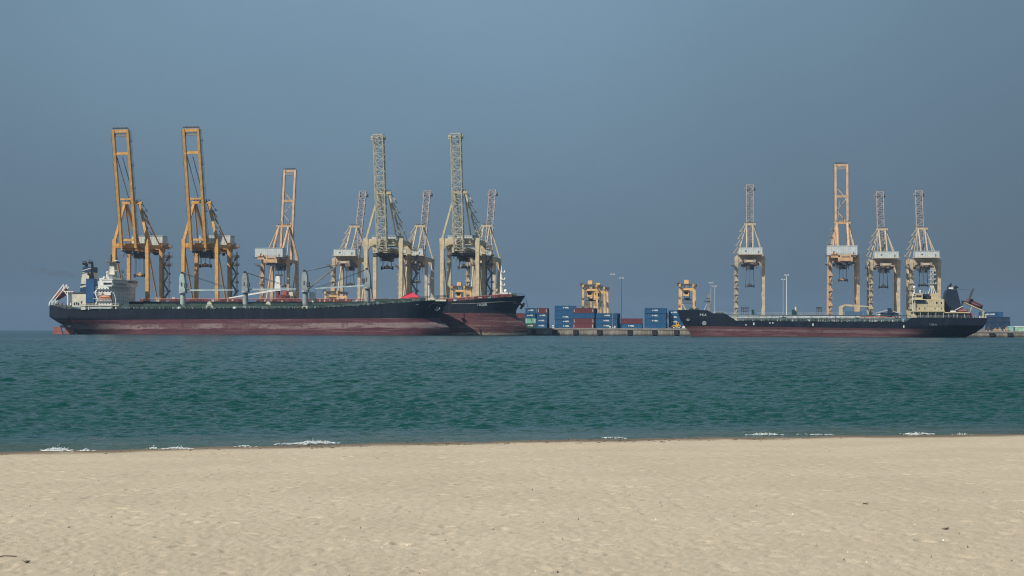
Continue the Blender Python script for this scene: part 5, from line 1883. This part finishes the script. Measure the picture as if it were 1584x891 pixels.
for k in range(90):
    px_ = 1141 + 2.8 * k
    n_ = 841 - random.choice((8.6, 7.6, 6.9, 5.4))
    x_ = cx(px_, n_)
    mb.box(x_ - 0.12, x_ + 0.12, 841 - n_ - 0.2, 841 - n_ + 0.2, zdc - 0.5, zdc + random.uniform(1.2, 3.0))
for k in range(120):
    px_ = random.uniform(1140, 1400)
    y_ = random.uniform(2, 9)
    x_ = cx(px_, 841 - y_)
    s_ = random.uniform(0.2, 0.9)
    mb.box(x_ - s_, x_ + s_, y_ - 0.4, y_ + 0.4, zdc - 0.5, zdc + random.uniform(0.5, 2.2))
mb.build('pipe_supports', M('deck_green'), Cs.root, 'stuff')
mb = MB()
for k in range(60):
    px_ = random.uniform(1145, 1398)
    x_ = cx(px_, 834)
    s_ = random.uniform(0.12, 0.4)
    mb.box(x_ - s_, x_ + s_, 7.0, 7.3, zdc - 0.3, zdc + random.uniform(1.0, 2.6))
mb.build('deck_fittings', M('galv'), Cs.root, 'stuff')
cat = MB().box(cx(1395, 840), cx(1122, 840), -0.7, 0.7, Cs.z(1250, 487.4), Cs.z(1250, 486.9))
rail(cat, (cx(1122, 840), 0.7, Cs.z(1250, 486.9)), (cx(1395, 840), 0.7, Cs.z(1250, 486.9)), 1.1, 3.0, 0.06)
for k in range(16):
    x_ = cx(1124 + 17 * k, 840)
    cat.box(x_ - 0.15, x_ + 0.15, -0.5, 0.5, zdc - 0.4, Cs.z(1250, 487.4))
cat.build('catwalk', M('galv'), Cs.root, 'stuff')
for px_, row, w_ in ((1164.5, 479, 1.9), (1227, 478.8, 2.3), (1346.5, 481.5, 2.0)):
    Cs.bx('vent_box', 'deck_green', px_ - w_, px_ + w_, row, 488, 839, 842)
for px_, w_ in ((1152, 5.2), (1267, 3.6)):
    mb = MB()
    for k in range(4):
        x_ = cx(px_ - w_ + 2 * w_ * k / 3)
        mb.beam((x_, 0, zdc), (x_, 0, Cs.z(px_, 476)), 0.25)
        mb.ball((x_, 0, Cs.z(px_, 475.8)), 0.4, 6, 4)
    for row in (477, 479.5, 482):
        mb.beam((cx(px_ - w_), 0, Cs.z(px_, row)), (cx(px_ + w_), 0, Cs.z(px_, row)), 0.3)
    mb.build('vent_posts', M('steel'), Cs.root, 'stuff')
MB().tube(Cs.p(1231, 487), Cs.p(1231, 474.5), 0.5, 8).build('vent_pipe', M('off_white'), Cs.root)
# foremast
f0, f1 = Cs.p(1096.5, 481), Cs.p(1098, 453)
fm = MB().frustum((f0.x - 0.9, f0.x + 0.9, -0.9, 0.9), (f0.x - 0.5, f0.x + 0.5, -0.5, 0.5), f0.z, f1.z).build('foremast', M('steel_mid'), Cs.root)
MB().beam((f0.x + 2.6, 0, f0.z), (f0.x + 0.5, 0, Cs.z(1097, 467)), 0.3).build('mast_stay', M('galv'), fm)
MB().box(f0.x - 0.9, f0.x + 2.6, -1, 1, Cs.z(1097, 466.8), Cs.z(1097, 465.4)).build('crosstree', M('steel'), fm)
MB().box(f0.x - 0.4, f0.x + 1.5, -0.7, 0.7, Cs.z(1097, 462), Cs.z(1097, 461)).build('crosstree', M('steel'), fm)
for px_, row in ((1070, 478), (1078, 478.5), (1110, 484), (1116, 484)):
    q = Cs.p(px_, row + 1)
    MB().box(q.x - 1.3, q.x + 1.3, 1, 3, q.z - 1, q.z + 0.3).tube((q.x - 0.9, 2, q.z + 0.4), (q.x + 0.9, 2, q.z + 0.4), 0.6, 8).build('windlass', M('deck_green'), Cs.root)
# cream hose crane
h0 = Cs.p(1300.5, 487)
hc = MB().box(h0.x - 0.9, h0.x + 0.9, -0.9, 0.9, zdc, Cs.z(1300, 474.5)).build('hose_crane', M('ship_cream'), Cs.root)
e1, e2 = Cs.p(1307, 472), Cs.p(1349, 474.6)
MB().beam((h0.x + 0.6, 0, Cs.z(1300, 475.2)), e1, 1.0, 0.9).build('jib', M('ship_cream'), hc)
MB().beam(e1 + Vector((0.3, 0, 0)), e2, 0.7, 1.0, 0.5, 0.5).build('jib', M('ship_cream'), hc)
MB().beam((h0.x - 0.8, 0, Cs.z(1300, 479)), Cs.p(1308, 474), 0.35).build('luffing_ram', M('steel_mid'), hc)
# stores shed on the deck, pale low gable roof
sh0, sh1 = cx(1357), cx(1389.5)
zs0, zs1, zs2 = Cs.z(1370, 488.5), Cs.z(1370, 483.5), Cs.z(1370, 479.8)
sd_ = MB().box(sh0, sh0 + (sh1 - sh0) * 0.12, -3, 3, zdc, zs1 - 0.1).build('deck_shelter', M('white'), Cs.root)
MB().box(sh0 + (sh1 - sh0) * 0.14, sh1, -2.9, 2.9, zdc + 1.0, zs1 - 0.1).build('shelter_wall', M('funnel_blue'), sd_)
xm_ = sh0 + (sh1 - sh0) * 0.52
MB().prism([(sh0 + 0.4, zs1), (xm_, zs2 + 0.3), (sh1 - 0.5, zs1 - 0.3), (sh1 - 0.5, zs1 - 0.65), (xm_, zs2 - 0.15), (sh0 + 0.4, zs1 - 0.4)], -3.4, 3.4).build('roof', M('galv'), sd_)
for f_ in (0.5, 0.6):
    x_ = sh0 + (sh1 - sh0) * f_
    MB().box(x_ - 0.45, x_ + 0.45, 3.45, 4.0, zdc, zs2 + 0.9).build('vent_riser', M('navy'), sd_)
# bridge
acc = Cs.bx('accommodation', 'ship_cream', 1417, 1460.5, 462.8, 480.6, NC0 + 2.0, NC1 - 2.0)
for k, px_ in enumerate((1422, 1430.5, 1446.5, 1456.5)):
    q = Cs.p(px_, 477.3, NC0 + 2.0)
    MB().box(q.x - 0.33, q.x + 0.33, q.y - 0.02, q.y + 0.06, q.z - 0.45, q.z + 0.45).build('window', M('glass'), acc)
for px_ in (1449, 1456):
    q = Cs.p(px_, 468.5, NC0 + 2.0)
    MB().box(q.x - 0.33, q.x + 0.33, q.y - 0.02, q.y + 0.06, q.z - 0.45, q.z + 0.45).build('window', M('glass'), acc)
for k in range(8):
    q = Cs.p(1433 + 3.6 * k, 472, NC0 + 2.0)
    MB().box(q.x - 0.06, q.x + 0.06, q.y, q.y + 0.12, Cs.z(1440, 480.5, NC0 + 2), Cs.z(1440, 463, NC0 + 2)).build('stiffener', M('off_white'), acc)
MB().box(cx(1460.4, NC0 + 2), cx(1417, NC0 + 2), Cs.y(NC0 + 2), Cs.y(NC0 + 2) + 0.1, Cs.z(1440, 473.4, NC0 + 2), Cs.z(1440, 473.0, NC0 + 2)).build('deck_seam', M('steel_mid'), acc)
rc = MB().box(cx(1431, NC0 + 2), cx(1417.3, NC0 + 2), Cs.y(NC0 + 2), Cs.y(NC0 + 2) + 0.08, Cs.z(1424, 469, NC0 + 2), Cs.z(1424, 464.6, NC0 + 2)).build('painted_shade_panel', M('steel_mid'), acc)  # flat grey plate whose dark colour paints shade onto the house wall
lt_ = Cs.bx('lower_house', 'ship_cream', 1414, 1459, 482.3, 491.4, NC0 + 3.2, NC1 - 3.2)
for k in range(7):
    q = Cs.p(1419 + 6 * k, 486.5, NC0 + 3.2)
    MB().box(q.x - 0.4, q.x + 0.4, q.y - 0.02, q.y + 0.06, q.z - 0.7, q.z + 0.6).build('window' if k % 3 else 'door', M('glass'), lt_)
Cs.bx('upper_deck', 'ship_cream', 1412.5, 1461.5, 480.7, 482.2, NC0 + 0.6, NC1 - 0.6)
for px_ in (1413, 1424, 1436, 1448, 1460):
    MB().box(cx(px_, NC0) - 0.12, cx(px_, NC0) + 0.12, Cs.y(NC0 + 0.9), Cs.y(NC0 + 1.1), Cs.z(px_, 491.6, NC0), Cs.z(px_, 482.2, NC0)).build('support_post', M('galv'), Cs.root)
bd = Cs.bx('boat_deck', 'ship_cream', 1461, 1500, 482.7, 484.4, NC0 + 0.8, NC1 - 0.8)
for px_ in (1468, 1476, 1481, 1492.5):
    MB().box(cx(px_, NC0) - 0.15, cx(px_, NC0) + 0.15, Cs.y(NC0 + 1.2), Cs.y(NC0 + 1.5), Cs.z(px_, 491.9, NC0), Cs.z(px_, 484.4, NC0)).build('support_post', M('galv'), Cs.root)
Cs.bx('poop_house', 'steel_mid', 1463, 1497, 484.6, 491.9, NC0 + 5, NC1 - 5)
railing(Cs, 'railing', [(cx(1414, NC0), Cs.y(NC0 + 0.8), Cs.z(1414, 480.6, NC0)), (cx(1460, NC0), Cs.y(NC0 + 0.8), Cs.z(1460, 480.6, NC0))], 'off_white', 1.1, 1.6, 0.07)
wh = Cs.bx('wheelhouse', 'ship_cream', 1416.5, 1427, 454.5, 462.7, NC0 + 1.0, NC1 - 1.0)
for px_ in (1419, 1423.3):
    q = Cs.p(px_, 458.3, NC0 + 1.0)
    MB().box(q.x - 0.6, q.x + 0.6, q.y - 0.02, q.y + 0.07, q.z - 0.5, q.z + 0.5).build('window', M('glass'), wh)
MB().box(cx(1416.5, NC0 + 1), cx(1416.5, NC0 + 1) + 0.06, Cs.y(NC0 + 2), Cs.y(NC1 - 2), Cs.z(1416, 459.4, NC0 + 1), Cs.z(1416, 456.8, NC0 + 1)).build('window_band', M('glass'), wh)
Cs.bx('wheelhouse_roof', 'off_white', 1415.5, 1428, 453.6, 454.4, NC0 + 0.8, NC1 - 0.8)
Cs.bx('bridge_deck', 'off_white', 1413.5, 1431, 462.8, 463.8, NC0 + 0.2, NC1 - 0.2)
Cs.bx('chart_house', 'navy', 1427.2, 1438, 455, 462.7, NC0 + 4, NC1 - 4)
Cs.bx('signal_deck_house', 'ship_cream', 1440.5, 1451.5, 454.0, 462.7, NC0 + 3, NC1 - 5)
Cs.bx('bridge_ladder', 'off_white', 1411, 1412, 455, 481, NC0 + 3, NC0 + 4)
Cs.bx('bridge_stay', 'off_white', 1414.6, 1415.4, 464, 480.5, NC0 + 1, NC0 + 1.6)
for px_, row, r_ in ((1414.2, 444.5, 0.78), (1423.3, 450.3, 0.45), (1413, 453.2, 0.4)):
    q = Cs.p(px_, row, 838)
    MB().ball(q, r_, 10, 8).tube(q, (q.x, q.y, Cs.z(px_, 455 if px_ > 1413.5 else 458, 838)), 0.25, 6).build('satellite_dome', M('white'), Cs.root)
# lattice mast
mb = MB()
ctr = Cs.p(1441.3, 440)
for a_, b_ in (((1435.5, 454.5), (1440, 440)), ((1447, 454.5), (1442.5, 440)), ((1440, 454.5), (1441, 440)), ((1443.5, 454.5), (1442, 440))):
    mb.beam(Cs.p(a_[0], a_[1]) + Vector((0, 1.0, 0)), Cs.p(*b_), 0.34)
mm = mb.build('radar_mast', M('off_white'), Cs.root)
mb = MB()
z0_, z1_ = Cs.z(1441, 440), Cs.z(1441, 415)
lattice(mb, (ctr.x, 0, z0_), (ctr.x, 0, z1_), 1.3, 1.3, 8, 0.2, 0.2)
for dx in (-0.65, 0.65):
    for dy in (-0.65, 0.65):
        mb.beam((ctr.x + dx, dy, z0_), (ctr.x + dx, dy, z1_), 0.2)
mb.build('mast_lattice', M('galv'), mm, 'stuff')
for row, w_ in ((439.5, 2.0), (433, 1.5), (426, 1.6), (419, 1.1)):
    z_ = Cs.z(1441, row)
    MB().box(ctr.x - w_, ctr.x + w_, -0.9, 0.9, z_, z_ + 0.22).box(ctr.x - w_ - 0.2, ctr.x - w_ + 0.5, -0.3, 0.3, z_ + 0.22, z_ + 0.8).build('radar_scanner', M('galv'), mm)
for px_, r0 in ((1428, 448), (1431.5, 450), (1434, 449)):
    MB().tube(Cs.p(px_, 455), Cs.p(px_, r0), 0.1, 5).build('whip_aerial', M('galv'), Cs.root)
# funnel
F0, F1 = 836, 846
x0_, x1_, x2_, x3_ = cx(1487.5, F0), cx(1461.0, F0), cx(1480.5, F0), cx(1463.5, F0)
zf0, zf1 = Cs.z(1474, 483, F0), Cs.z(1474, 447.5, F0)
fn = MB().prism([(x0_, zf0), (x1_, zf0), (x1_ - 0.0, zf0 + 4.5), (x3_, zf1 - 1.2), (x3_ - 0.8, zf1), (x2_, zf1 - 0.4), (x0_ + 0.25, zf0 + 3.0)], Cs.y(F1), Cs.y(F0)).build('funnel', M('navy'), Cs.root)
MB().box(cx(1474, F0), cx(1467.5, F0), Cs.y(F0) - 0.8, Cs.y(F0) + 0.15, Cs.z(1470, 447, F0), Cs.z(1470, 444.6, F0)).build('funnel_platform', M('white'), fn)
for px_, r0, r_ in ((1469, 440.5, 0.5), (1476.5, 443.5, 0.4), (1479, 444.5, 0.35), (1466, 443.5, 0.35)):
    q = Cs.p(px_, 448, 840)
    q2 = Cs.p(px_, r0, 840)
    MB().tube(q, q2, r_, 8).tube(q2, q2 + Vector((-0.9, 0, 0.2)), r_ * 1.1, 8).build('exhaust_pipe', M('black'), fn)
MB().box(cx(1483, 840), cx(1477, 840), -1, 1, Cs.z(1480, 444.8, 840), Cs.z(1480, 444.2, 840)).build('funnel_cap', M('steel_mid'), fn)
rp_ = MB().tube(Cs.p(1461.7, 465), Cs.p(1466, 464.5), 0.14, 5).tube(Cs.p(1466, 464.5), Cs.p(1466, 483), 0.14, 5)
rp_.build('vent_pipe', M('galv'), Cs.root)
# free fall boat, ramp and davit at the stern
mb = MB()
for dy in (-1.4, 1.4):
    o_ = Vector((0, dy, 0))
    mb.beam(Cs.p(1488, 466.5) + o_, Cs.p(1517.5, 479.5) + o_, 0.45)
    mb.beam(Cs.p(1517.5, 479.5) + o_, Cs.p(1522.5, 483) + o_, 0.4)
    mb.beam(Cs.p(1520.5, 481) + o_, Cs.p(1520, 492) + o_, 0.55)
    mb.beam(Cs.p(1524.0, 486) + o_, Cs.p(1524.5, 492) + o_, 0.4)
    mb.beam(Cs.p(1489, 466) + o_, Cs.p(1487, 483) + o_, 0.4)
    mb.beam(Cs.p(1503, 473.5) + o_, Cs.p(1499, 484) + o_, 0.3)
mb.build('launch_ramp', M('ship_cream'), Cs.root)
mb = MB()
for dy in (-1.6, 1.6):
    o_ = Vector((0, dy, 0))
    mb.beam(Cs.p(1497, 468.5) + o_, Cs.p(1505.5, 446.5) + o_, 0.6)
    mb.beam(Cs.p(1501, 459) + o_, Cs.p(1503, 450) + o_, 0.4)
mb.beam(Cs.p(1487, 466) + Vector((0, 0, 0)), Cs.p(1498, 466.5), 0.6)
mb.build('boat_davit', M('steel'), Cs.root)
MB().tube(Cs.p(1482, 447.3), Cs.p(1498, 448.5), 0.07, 5).build('stay_wire', M('rope'), Cs.root)
pa, pb = Cs.p(1495, 465.5), Cs.p(1519, 475.0)
d_ = pb - pa
o = boat('lifeboat', 'dark maroon free fall lifeboat sloping down over the tanker stern', (0, 0, 0), 0, d_.length * 1.05, 2.3, 2.5, 'boat_maroon')
RC = Matrix.Rotation(math.pi - PHI, 3, 'Z')
o.location = Cs.root.location + RC @ ((pa + pb) / 2)
o.rotation_euler = (0, math.atan2(abs(d_.z), abs(d_.x)), -PHI)
q = Cs.p(1490, 480.6, NC0 + 2.5)
o = boat('rescue_boat', 'small red rescue boat lying on the cream boat deck of the tanker', Cs.root.location + RC @ q, -PHI, 4.4, 1.6, 1.3, 'boat_red')
MB().beam(Cs.p(1478, 479.5, NC0 + 4), Cs.p(1489, 473.5, NC0 + 4), 0.3).build('boat_crane', M('white'), Cs.root)
q = Cs.p(1474, 481.5, NC0 + 4)
MB().box(q.x - 1.2, q.x + 1.2, q.y - 1, q.y + 1, q.z - 0.3, q.z + 0.3).build('deck_locker', M('white'), Cs.root)
q = Cs.p(1501, 487.5, NC0 + 4)
MB().box(q.x - 0.9, q.x + 0.9, q.y - 0.9, q.y + 0.9, q.z - 1.3, q.z + 1.0).build('fire_locker', M('boat_red'), Cs.root)
for px_, row in ((1508, 489.5), (1512, 490.5), (1516, 490), (1499.5, 491)):
    q = Cs.p(px_, row, NC0 + 5)
    MB().tube((q.x, q.y, q.z - 0.8), (q.x, q.y, q.z + 0.4), 0.4, 8).build('bollard', M('off_white') if px_ != 1512 else M('steel'), Cs.root)


# ------------------------------------------------------------------ yard gantry cranes on rubber tyres
def rtg(label, px, n, s=1.0, h=26.0):
    """x along the stack row spacing (narrow end view), y spans the container lanes"""
    r = thing('yard_gantry_crane', label, 'crane', W(U(px, n), n, QZ), -PHI, 'yellow yard gantry cranes')
    w = 4.0
    sp = 23.0
    for y in (0, sp):
        for sx in (-1, 1):
            MB().beam((sx * (w + 0.35), y, 1.6), (sx * w, y, h - 1.6), 1.35, 1.1, 1.15, 1.0).build('leg', M('rtg'), r)
            wl = MB()
            for k in (-1, 1):
                wl = MB().tube((sx * w + k * 1.0, y - 0.3, 0.8), (sx * w + k * 1.0, y + 0.3, 0.8), 0.8, 12).build('wheel', M('tyre'), r)
        MB().box(-w - 1.5, w + 1.5, y - 0.5, y + 0.5, 1.65, 2.5).build('sill_beam', M('rtg'), r)
        MB().box(-w + 0.6, w - 0.6, y - 0.4, y + 0.4, h - 3.6, h - 2.5).build('end_tie', M('rtg'), r)
    for sx in (-1, 1):
        MB().box(sx * w - 0.55, sx * w + 0.55, -2.0, sp + 2.0, h - 1.59, h).build('girder', M('rtg'), r)
        wk = MB().box(sx * (w + 0.56), sx * (w + 1.5), -2, sp + 2, h - 1.0, h - 0.9)
        rail(wk, (sx * (w + 1.5), -2, h - 0.9), (sx * (w + 1.5), sp + 2, h - 0.9), 1.1, 2, 0.08)
        wk.build('walkway', M('steel'), r, 'stuff')
    tr = MB().box(-w + 0.56, w - 0.56, 3, 9, h - 0.7, h + 0.3)
    tr = tr.build('trolley', M('steel'), r)
    MB().box(-1.6, 1.0, 3.5, 7, h + 0.31, h + 2.6).build('winch_house', M('rtg'), tr)
    cb = MB().box(-2.0, 1.4, 1.0, 3.4, h - 7.0, h - 3.4).build('operator_cab', M('rtg'), r)
    MB().box(-1.4, 0.8, 0.93, 1.0, h - 6.0, h - 4.4).build('window', M('glass'), cb)
    MB().box(-0.5, 0.1, 1.5, 3.0, h - 3.4, h - 0.7).build('cab_hanger', M('steel_mid'), r)
    sp_ = MB().box(-3.0, 3.0, 4.2, 6.4, h - 9.6, h - 9.0).box(-1.6, 1.6, 4.5, 6.1, h - 9.0, h - 8.0).build('spreader', M('steel'), r)
    for sx in (-1, 1):
        for yy in (4.6, 6.0):
            MB().tube((sx * 1.4, yy, h - 8.0), (sx * 1.6, yy, h - 0.7), 0.1, 5).build('hoist_rope', M('rope'), sp_)
    wp = MB()
    for y in (-0.9,):
        for z in (h - 8.2, h - 13.0):
            wp.box(-w - 1.2, -w + 1.0, y - 0.4, y + 0.4, z, z + 0.15)
            rail(wp, (-w - 1.2, y - 0.4, z), (-w + 1.0, y - 0.4, z), 1.0, 0.8, 0.09)
        wp.box(-w + 0.8, w - 0.6, y - 0.3, y + 0.3, h - 11.6, h - 11.3)
        rail(wp, (-w + 0.8, y, h - 11.3), (w - 0.6, y, h - 11.3), 1.1, 1.0, 0.1)
    wp.tube((-w - 1.6, -0.9, h + 0.6), (-w + 0.2, -0.9, h + 0.6), 0.7, 8)
    wp.build('service_platform', M('steel'), r, 'stuff')
    MB().tube((-w + 0.6, sp - 0.4, h - 11), (w - 0.6, sp - 0.4, 3.0), 0.35, 6).build('diagonal_brace', M('rtg'), r)
    MB().box(-w - 2.4, -w - 0.7, 8, 12, 2.6, 5.6).build('engine_house', M('rtg'), r)
    return r


rtg('yellow yard gantry crane behind the tall maroon and blue containers, nearer of the pair', 912.5, 990)
rtg('yellow yard gantry crane partly hidden behind the nearer one above the maroon containers', 924.8, 1040)
rtg('yellow yard gantry crane alone above the tanker bow', 1062, 1000, h=26.6)
rtg('yellow yard gantry crane seen between the legs of the right tall lattice crane', 709, 1034, h=26.5)
rtg('yellow yard gantry crane seen over the ship deck below the small cream lattice crane', 513, 1052, h=23.6)


# ------------------------------------------------------------------ lamp masts
def mast(label, px, n, row, r=0.3, mat='galv', heads=4, base=QZ):
    h = Zp(px, row, n) - base
    o = thing('lamp_mast', label, 'light mast', W(U(px, n), n, base), -PHI, 'tall port lighting masts')
    MB().tube((0, 0, 0), (0, 0, h), r, 8, r * 0.6).build('pole', M(mat), o)
    MB().tube((0, 0, h), (0, 0, h + 0.25), 0.55, 10).build('lamp_ring', M('steel_mid'), o)
    for k in range(heads):
        a = math.pi * 2 * k / heads + 0.4
        c, s = 1.15 * math.cos(a), 1.15 * math.sin(a)
        MB().box(c - 0.28, c + 0.28, s - 0.25, s + 0.25, h - 0.3, h + 0.5).build('lamp', M('galv'), o)
    MB().box(-0.5, 0.5, -0.5, 0.5, 0, 1.0).build('base_box', M('galv'), o)
    return o


mast('slim grey lamp mast on the quay edge in front of the three high blue containers', 947.5, QN + 2.5, 424.5, 0.2, 'steel_mid')
mast('slim dark lamp mast behind the low maroon and blue containers', 961.3, 985, 430.5, 0.22, 'steel')
mast('pale lamp mast over the tanker foremast, left one of the close pair', 1099.6, 1010, 437.5, 0.2)
mast('pale lamp mast over the tanker foremast, right one of the close pair', 1105.3, 1050, 443.0, 0.2)
mast('thin grey lamp mast left of the bright white mast over mid tanker', 1211.3, 1060, 432.5, 0.2)
mast('bright white lamp mast standing alone over mid tanker', 1216.6, 1000, 425.5, 0.24, 'white')


# ------------------------------------------------------------------ quay side vehicles and small things
def loader(label, px, n, mat='yellow', s=1.0, name='wheel_loader', base=QZ):
    o = thing(name, label, 'vehicle', W(U(px, n), n, base), -PHI)
    MB().prism([(-2.2 * s, 0.7 * s), (2.1 * s, 0.7 * s), (2.2 * s, 1.9 * s), (1.2 * s, 2.2 * s), (-2.0 * s, 2.0 * s)], -0.9 * s, 0.9 * s).build('body', M(mat), o)
    cb = MB().prism([(-0.3 * s, 2.15 * s), (1.3 * s, 2.15 * s), (1.15 * s, 3.4 * s), (-0.15 * s, 3.5 * s)], -0.7 * s, 0.7 * s).build('cab', M(mat), o)
    MB().box(0.25 * s, 0.85 * s, -0.74 * s, -0.705 * s, 2.5 * s, 3.2 * s).build('window', M('glass'), cb)
    for x in (-1.35, 1.4):
        for y in (-1.05, 1.05):
            w = MB().tube((x * s, (y - 0.25) * s, 0.75 * s), (x * s, (y + 0.25) * s, 0.75 * s), 0.75 * s, 14).build('wheel', M('tyre'), o)
            MB().tube((x * s, (y - 0.29) * s, 0.75 * s), (x * s, (y + 0.29) * s, 0.75 * s), 0.33 * s, 10).build('rim', M('white'), w)
    MB().beam((0.5 * s, 0, 3.5 * s), (0.4 * s, 0, 4.3 * s), 0.12 * s).build('exhaust', M('yellow'), o)
    MB().beam((-1.9 * s, 0.3, 1.6 * s), (-3.4 * s, 0.3, 0.6 * s), 0.3 * s).box(-3.7 * s, -3.2 * s, -0.8, 1.2, 0.2 * s, 0.9 * s).build('boom_arm', M('steel_mid'), o)
    return o


loader('small yellow wheeled loader on the quay under the tanker bow', 1046.5, QN + 3.5, 'yellow', 1.05)
o = thing('hose_reel', 'little white reel on wheels between the yellow loader and the tanker bow', 'reel', W(U(1057.5, QN + 3), QN + 3, QZ), -PHI)
MB().tube((0, -0.5, 0.9), (0, 0.5, 0.9), 0.8, 12).build('drum', M('white'), o)
MB().box(-1.2, 1.0, -0.6, 0.6, 0.1, 0.35).build('cradle', M('steel_mid'), o)
MB().beam((0.2, 0, 0.9), (1.7, 0, 1.5), 0.25).build('tow_bar', M('white'), o)


def bollard(label, px, n, base=QZ, s=1.0, mat='white'):
    o = thing('bollard', label, 'bollard', W(U(px, n), n, base), -PHI, 'white bollards on the quay edge')
    MB().tube((0, 0, 0), (0, 0, 1.1 * s), 0.42 * s, 10, 0.3 * s).build('post', M(mat), o)
    MB().tube((0, 0, 1.1 * s), (0, 0, 1.45 * s), 0.58 * s, 10, 0.5 * s).build('head', M(mat), o)


bollard('white bollard left of the foot of the grey lamp mast', 944, QN + 1.6)
bollard('white bollard right of the foot of the grey lamp mast', 951.4, QN + 1.6)
bollard('white bollard between the maroon topped stack and the five high blue stack', 856, QN + 1.5, s=1.3)
# right quay
loader('pale orange forklift at the end of the row, beside the teal box', 1556, 888, 'peach', 0.62, 'forklift', 3.0)
loader('pale orange forklift in front of the navy containers', 1545.5, 889, 'peach', 0.55, 'forklift', 3.0)
loader('dark red tractor on the right quay just behind the tanker stern', 1527.5, 889, 'deck_red', 0.6, 'tow_tractor', 3.0)
loader('dull orange tractor between the red one and the forklifts', 1539, 890, 'orange', 0.5, 'tow_tractor', 3.0)


def tank_box(label, px, n, L, mat, roof):
    o = thing('tank_container', label, 'container', W(U(px, n), n, 3.0), -PHI)
    fr = MB()
    for x in (0, L - 0.2):
        for y in (0, 2.2):
            fr.box(x, x + 0.2, y, y + 0.2, 0, 2.3)
    fr.box(0.2, L - 0.2, 0.0, 0.15, 0, 0.2)
    fr.build('frame', M('steel_mid'), o)
    MB().box(-0.05, L + 0.05, -0.05, 2.45, 2.3, 2.75).build('roof', M(roof), o)
    n_ = max(2, int(L / 1.6))
    for k in range(n_):
        w = (L - 0.4) / n_
        MB().box(0.2 + k * w + 0.05, 0.2 + (k + 1) * w - 0.05, 0.08, 2.3, 0.2, 2.28).build('panel', M(mat), o)


tank_box('pale teal box container beside the forklifts on the right quay', 1559.5, 889, 2.7, 'teal', 'teal')
tank_box('green panelled container with white roof at the right edge of the photo', 1569.5, 888, 6.5, 'pale_green', 'white')

# ------------------------------------------------------------------ smoke from the funnel of the front ship
t = NT('funnel_smoke')
t.t.nodes.remove(t.b)
vol = t.t.nodes.new('ShaderNodeVolumePrincipled')
vol.inputs['Color'].default_value = (0.25, 0.22, 0.2, 1)
gx = t.xyz(t.obj)
r2 = t.math('ADD', t.math('POWER', t.math('ABSOLUTE', t.math('MULTIPLY', gx[2], 0.45)), 2.0), t.math('POWER', t.math('ABSOLUTE', t.math('MULTIPLY', gx[1], 0.4)), 2.0))
fall = t.math('SUBTRACT', 1.0, r2, True)
endf = t.math('SUBTRACT', 1.0, t.math('POWER', t.math('ABSOLUTE', t.math('MULTIPLY', gx[0], 0.0555)), 2.0), True)
nz = t.step(t.noise(t.obj, 0.35, 4), 0.4, 0.7)
t.put(vol.inputs['Density'], t.math('MULTIPLY', t.math('MULTIPLY', fall, endf), t.math('MULTIPLY', nz, 0.16)))
t.t.links.new(vol.outputs[0], t.out.inputs['Volume'])
sm = MB().box(-18, 18, -2.6, 2.6, -2.3, 2.3).build('funnel_smoke', t.m)
sm.location = W(U(84, 898), 898, Zp(84, 422, 898))
sm.rotation_euler = (0, 0.13, -PHI)
tag(sm, 'faint brown smoke drifting left from the funnel of the front ship', 'smoke', kind='stuff')

# ------------------------------------------------------------------ haze over the gulf
t = NT('haze_air')
t.t.nodes.remove(t.b)
vol = t.t.nodes.new('ShaderNodeVolumePrincipled')
vol.inputs['Color'].default_value = (0.34, 0.53, 0.77, 1)
vol.inputs['Density'].default_value = 0.00008
vol.inputs['Anisotropy'].default_value = 0.0
t.t.links.new(vol.outputs[0], t.out.inputs['Volume'])
hz = MB().box(-17500, 17500, -60, 7500, -6, 135).build('haze', t.m)
tag(hz, 'pale blue haze lying over the water and the port', 'haze', kind='stuff')
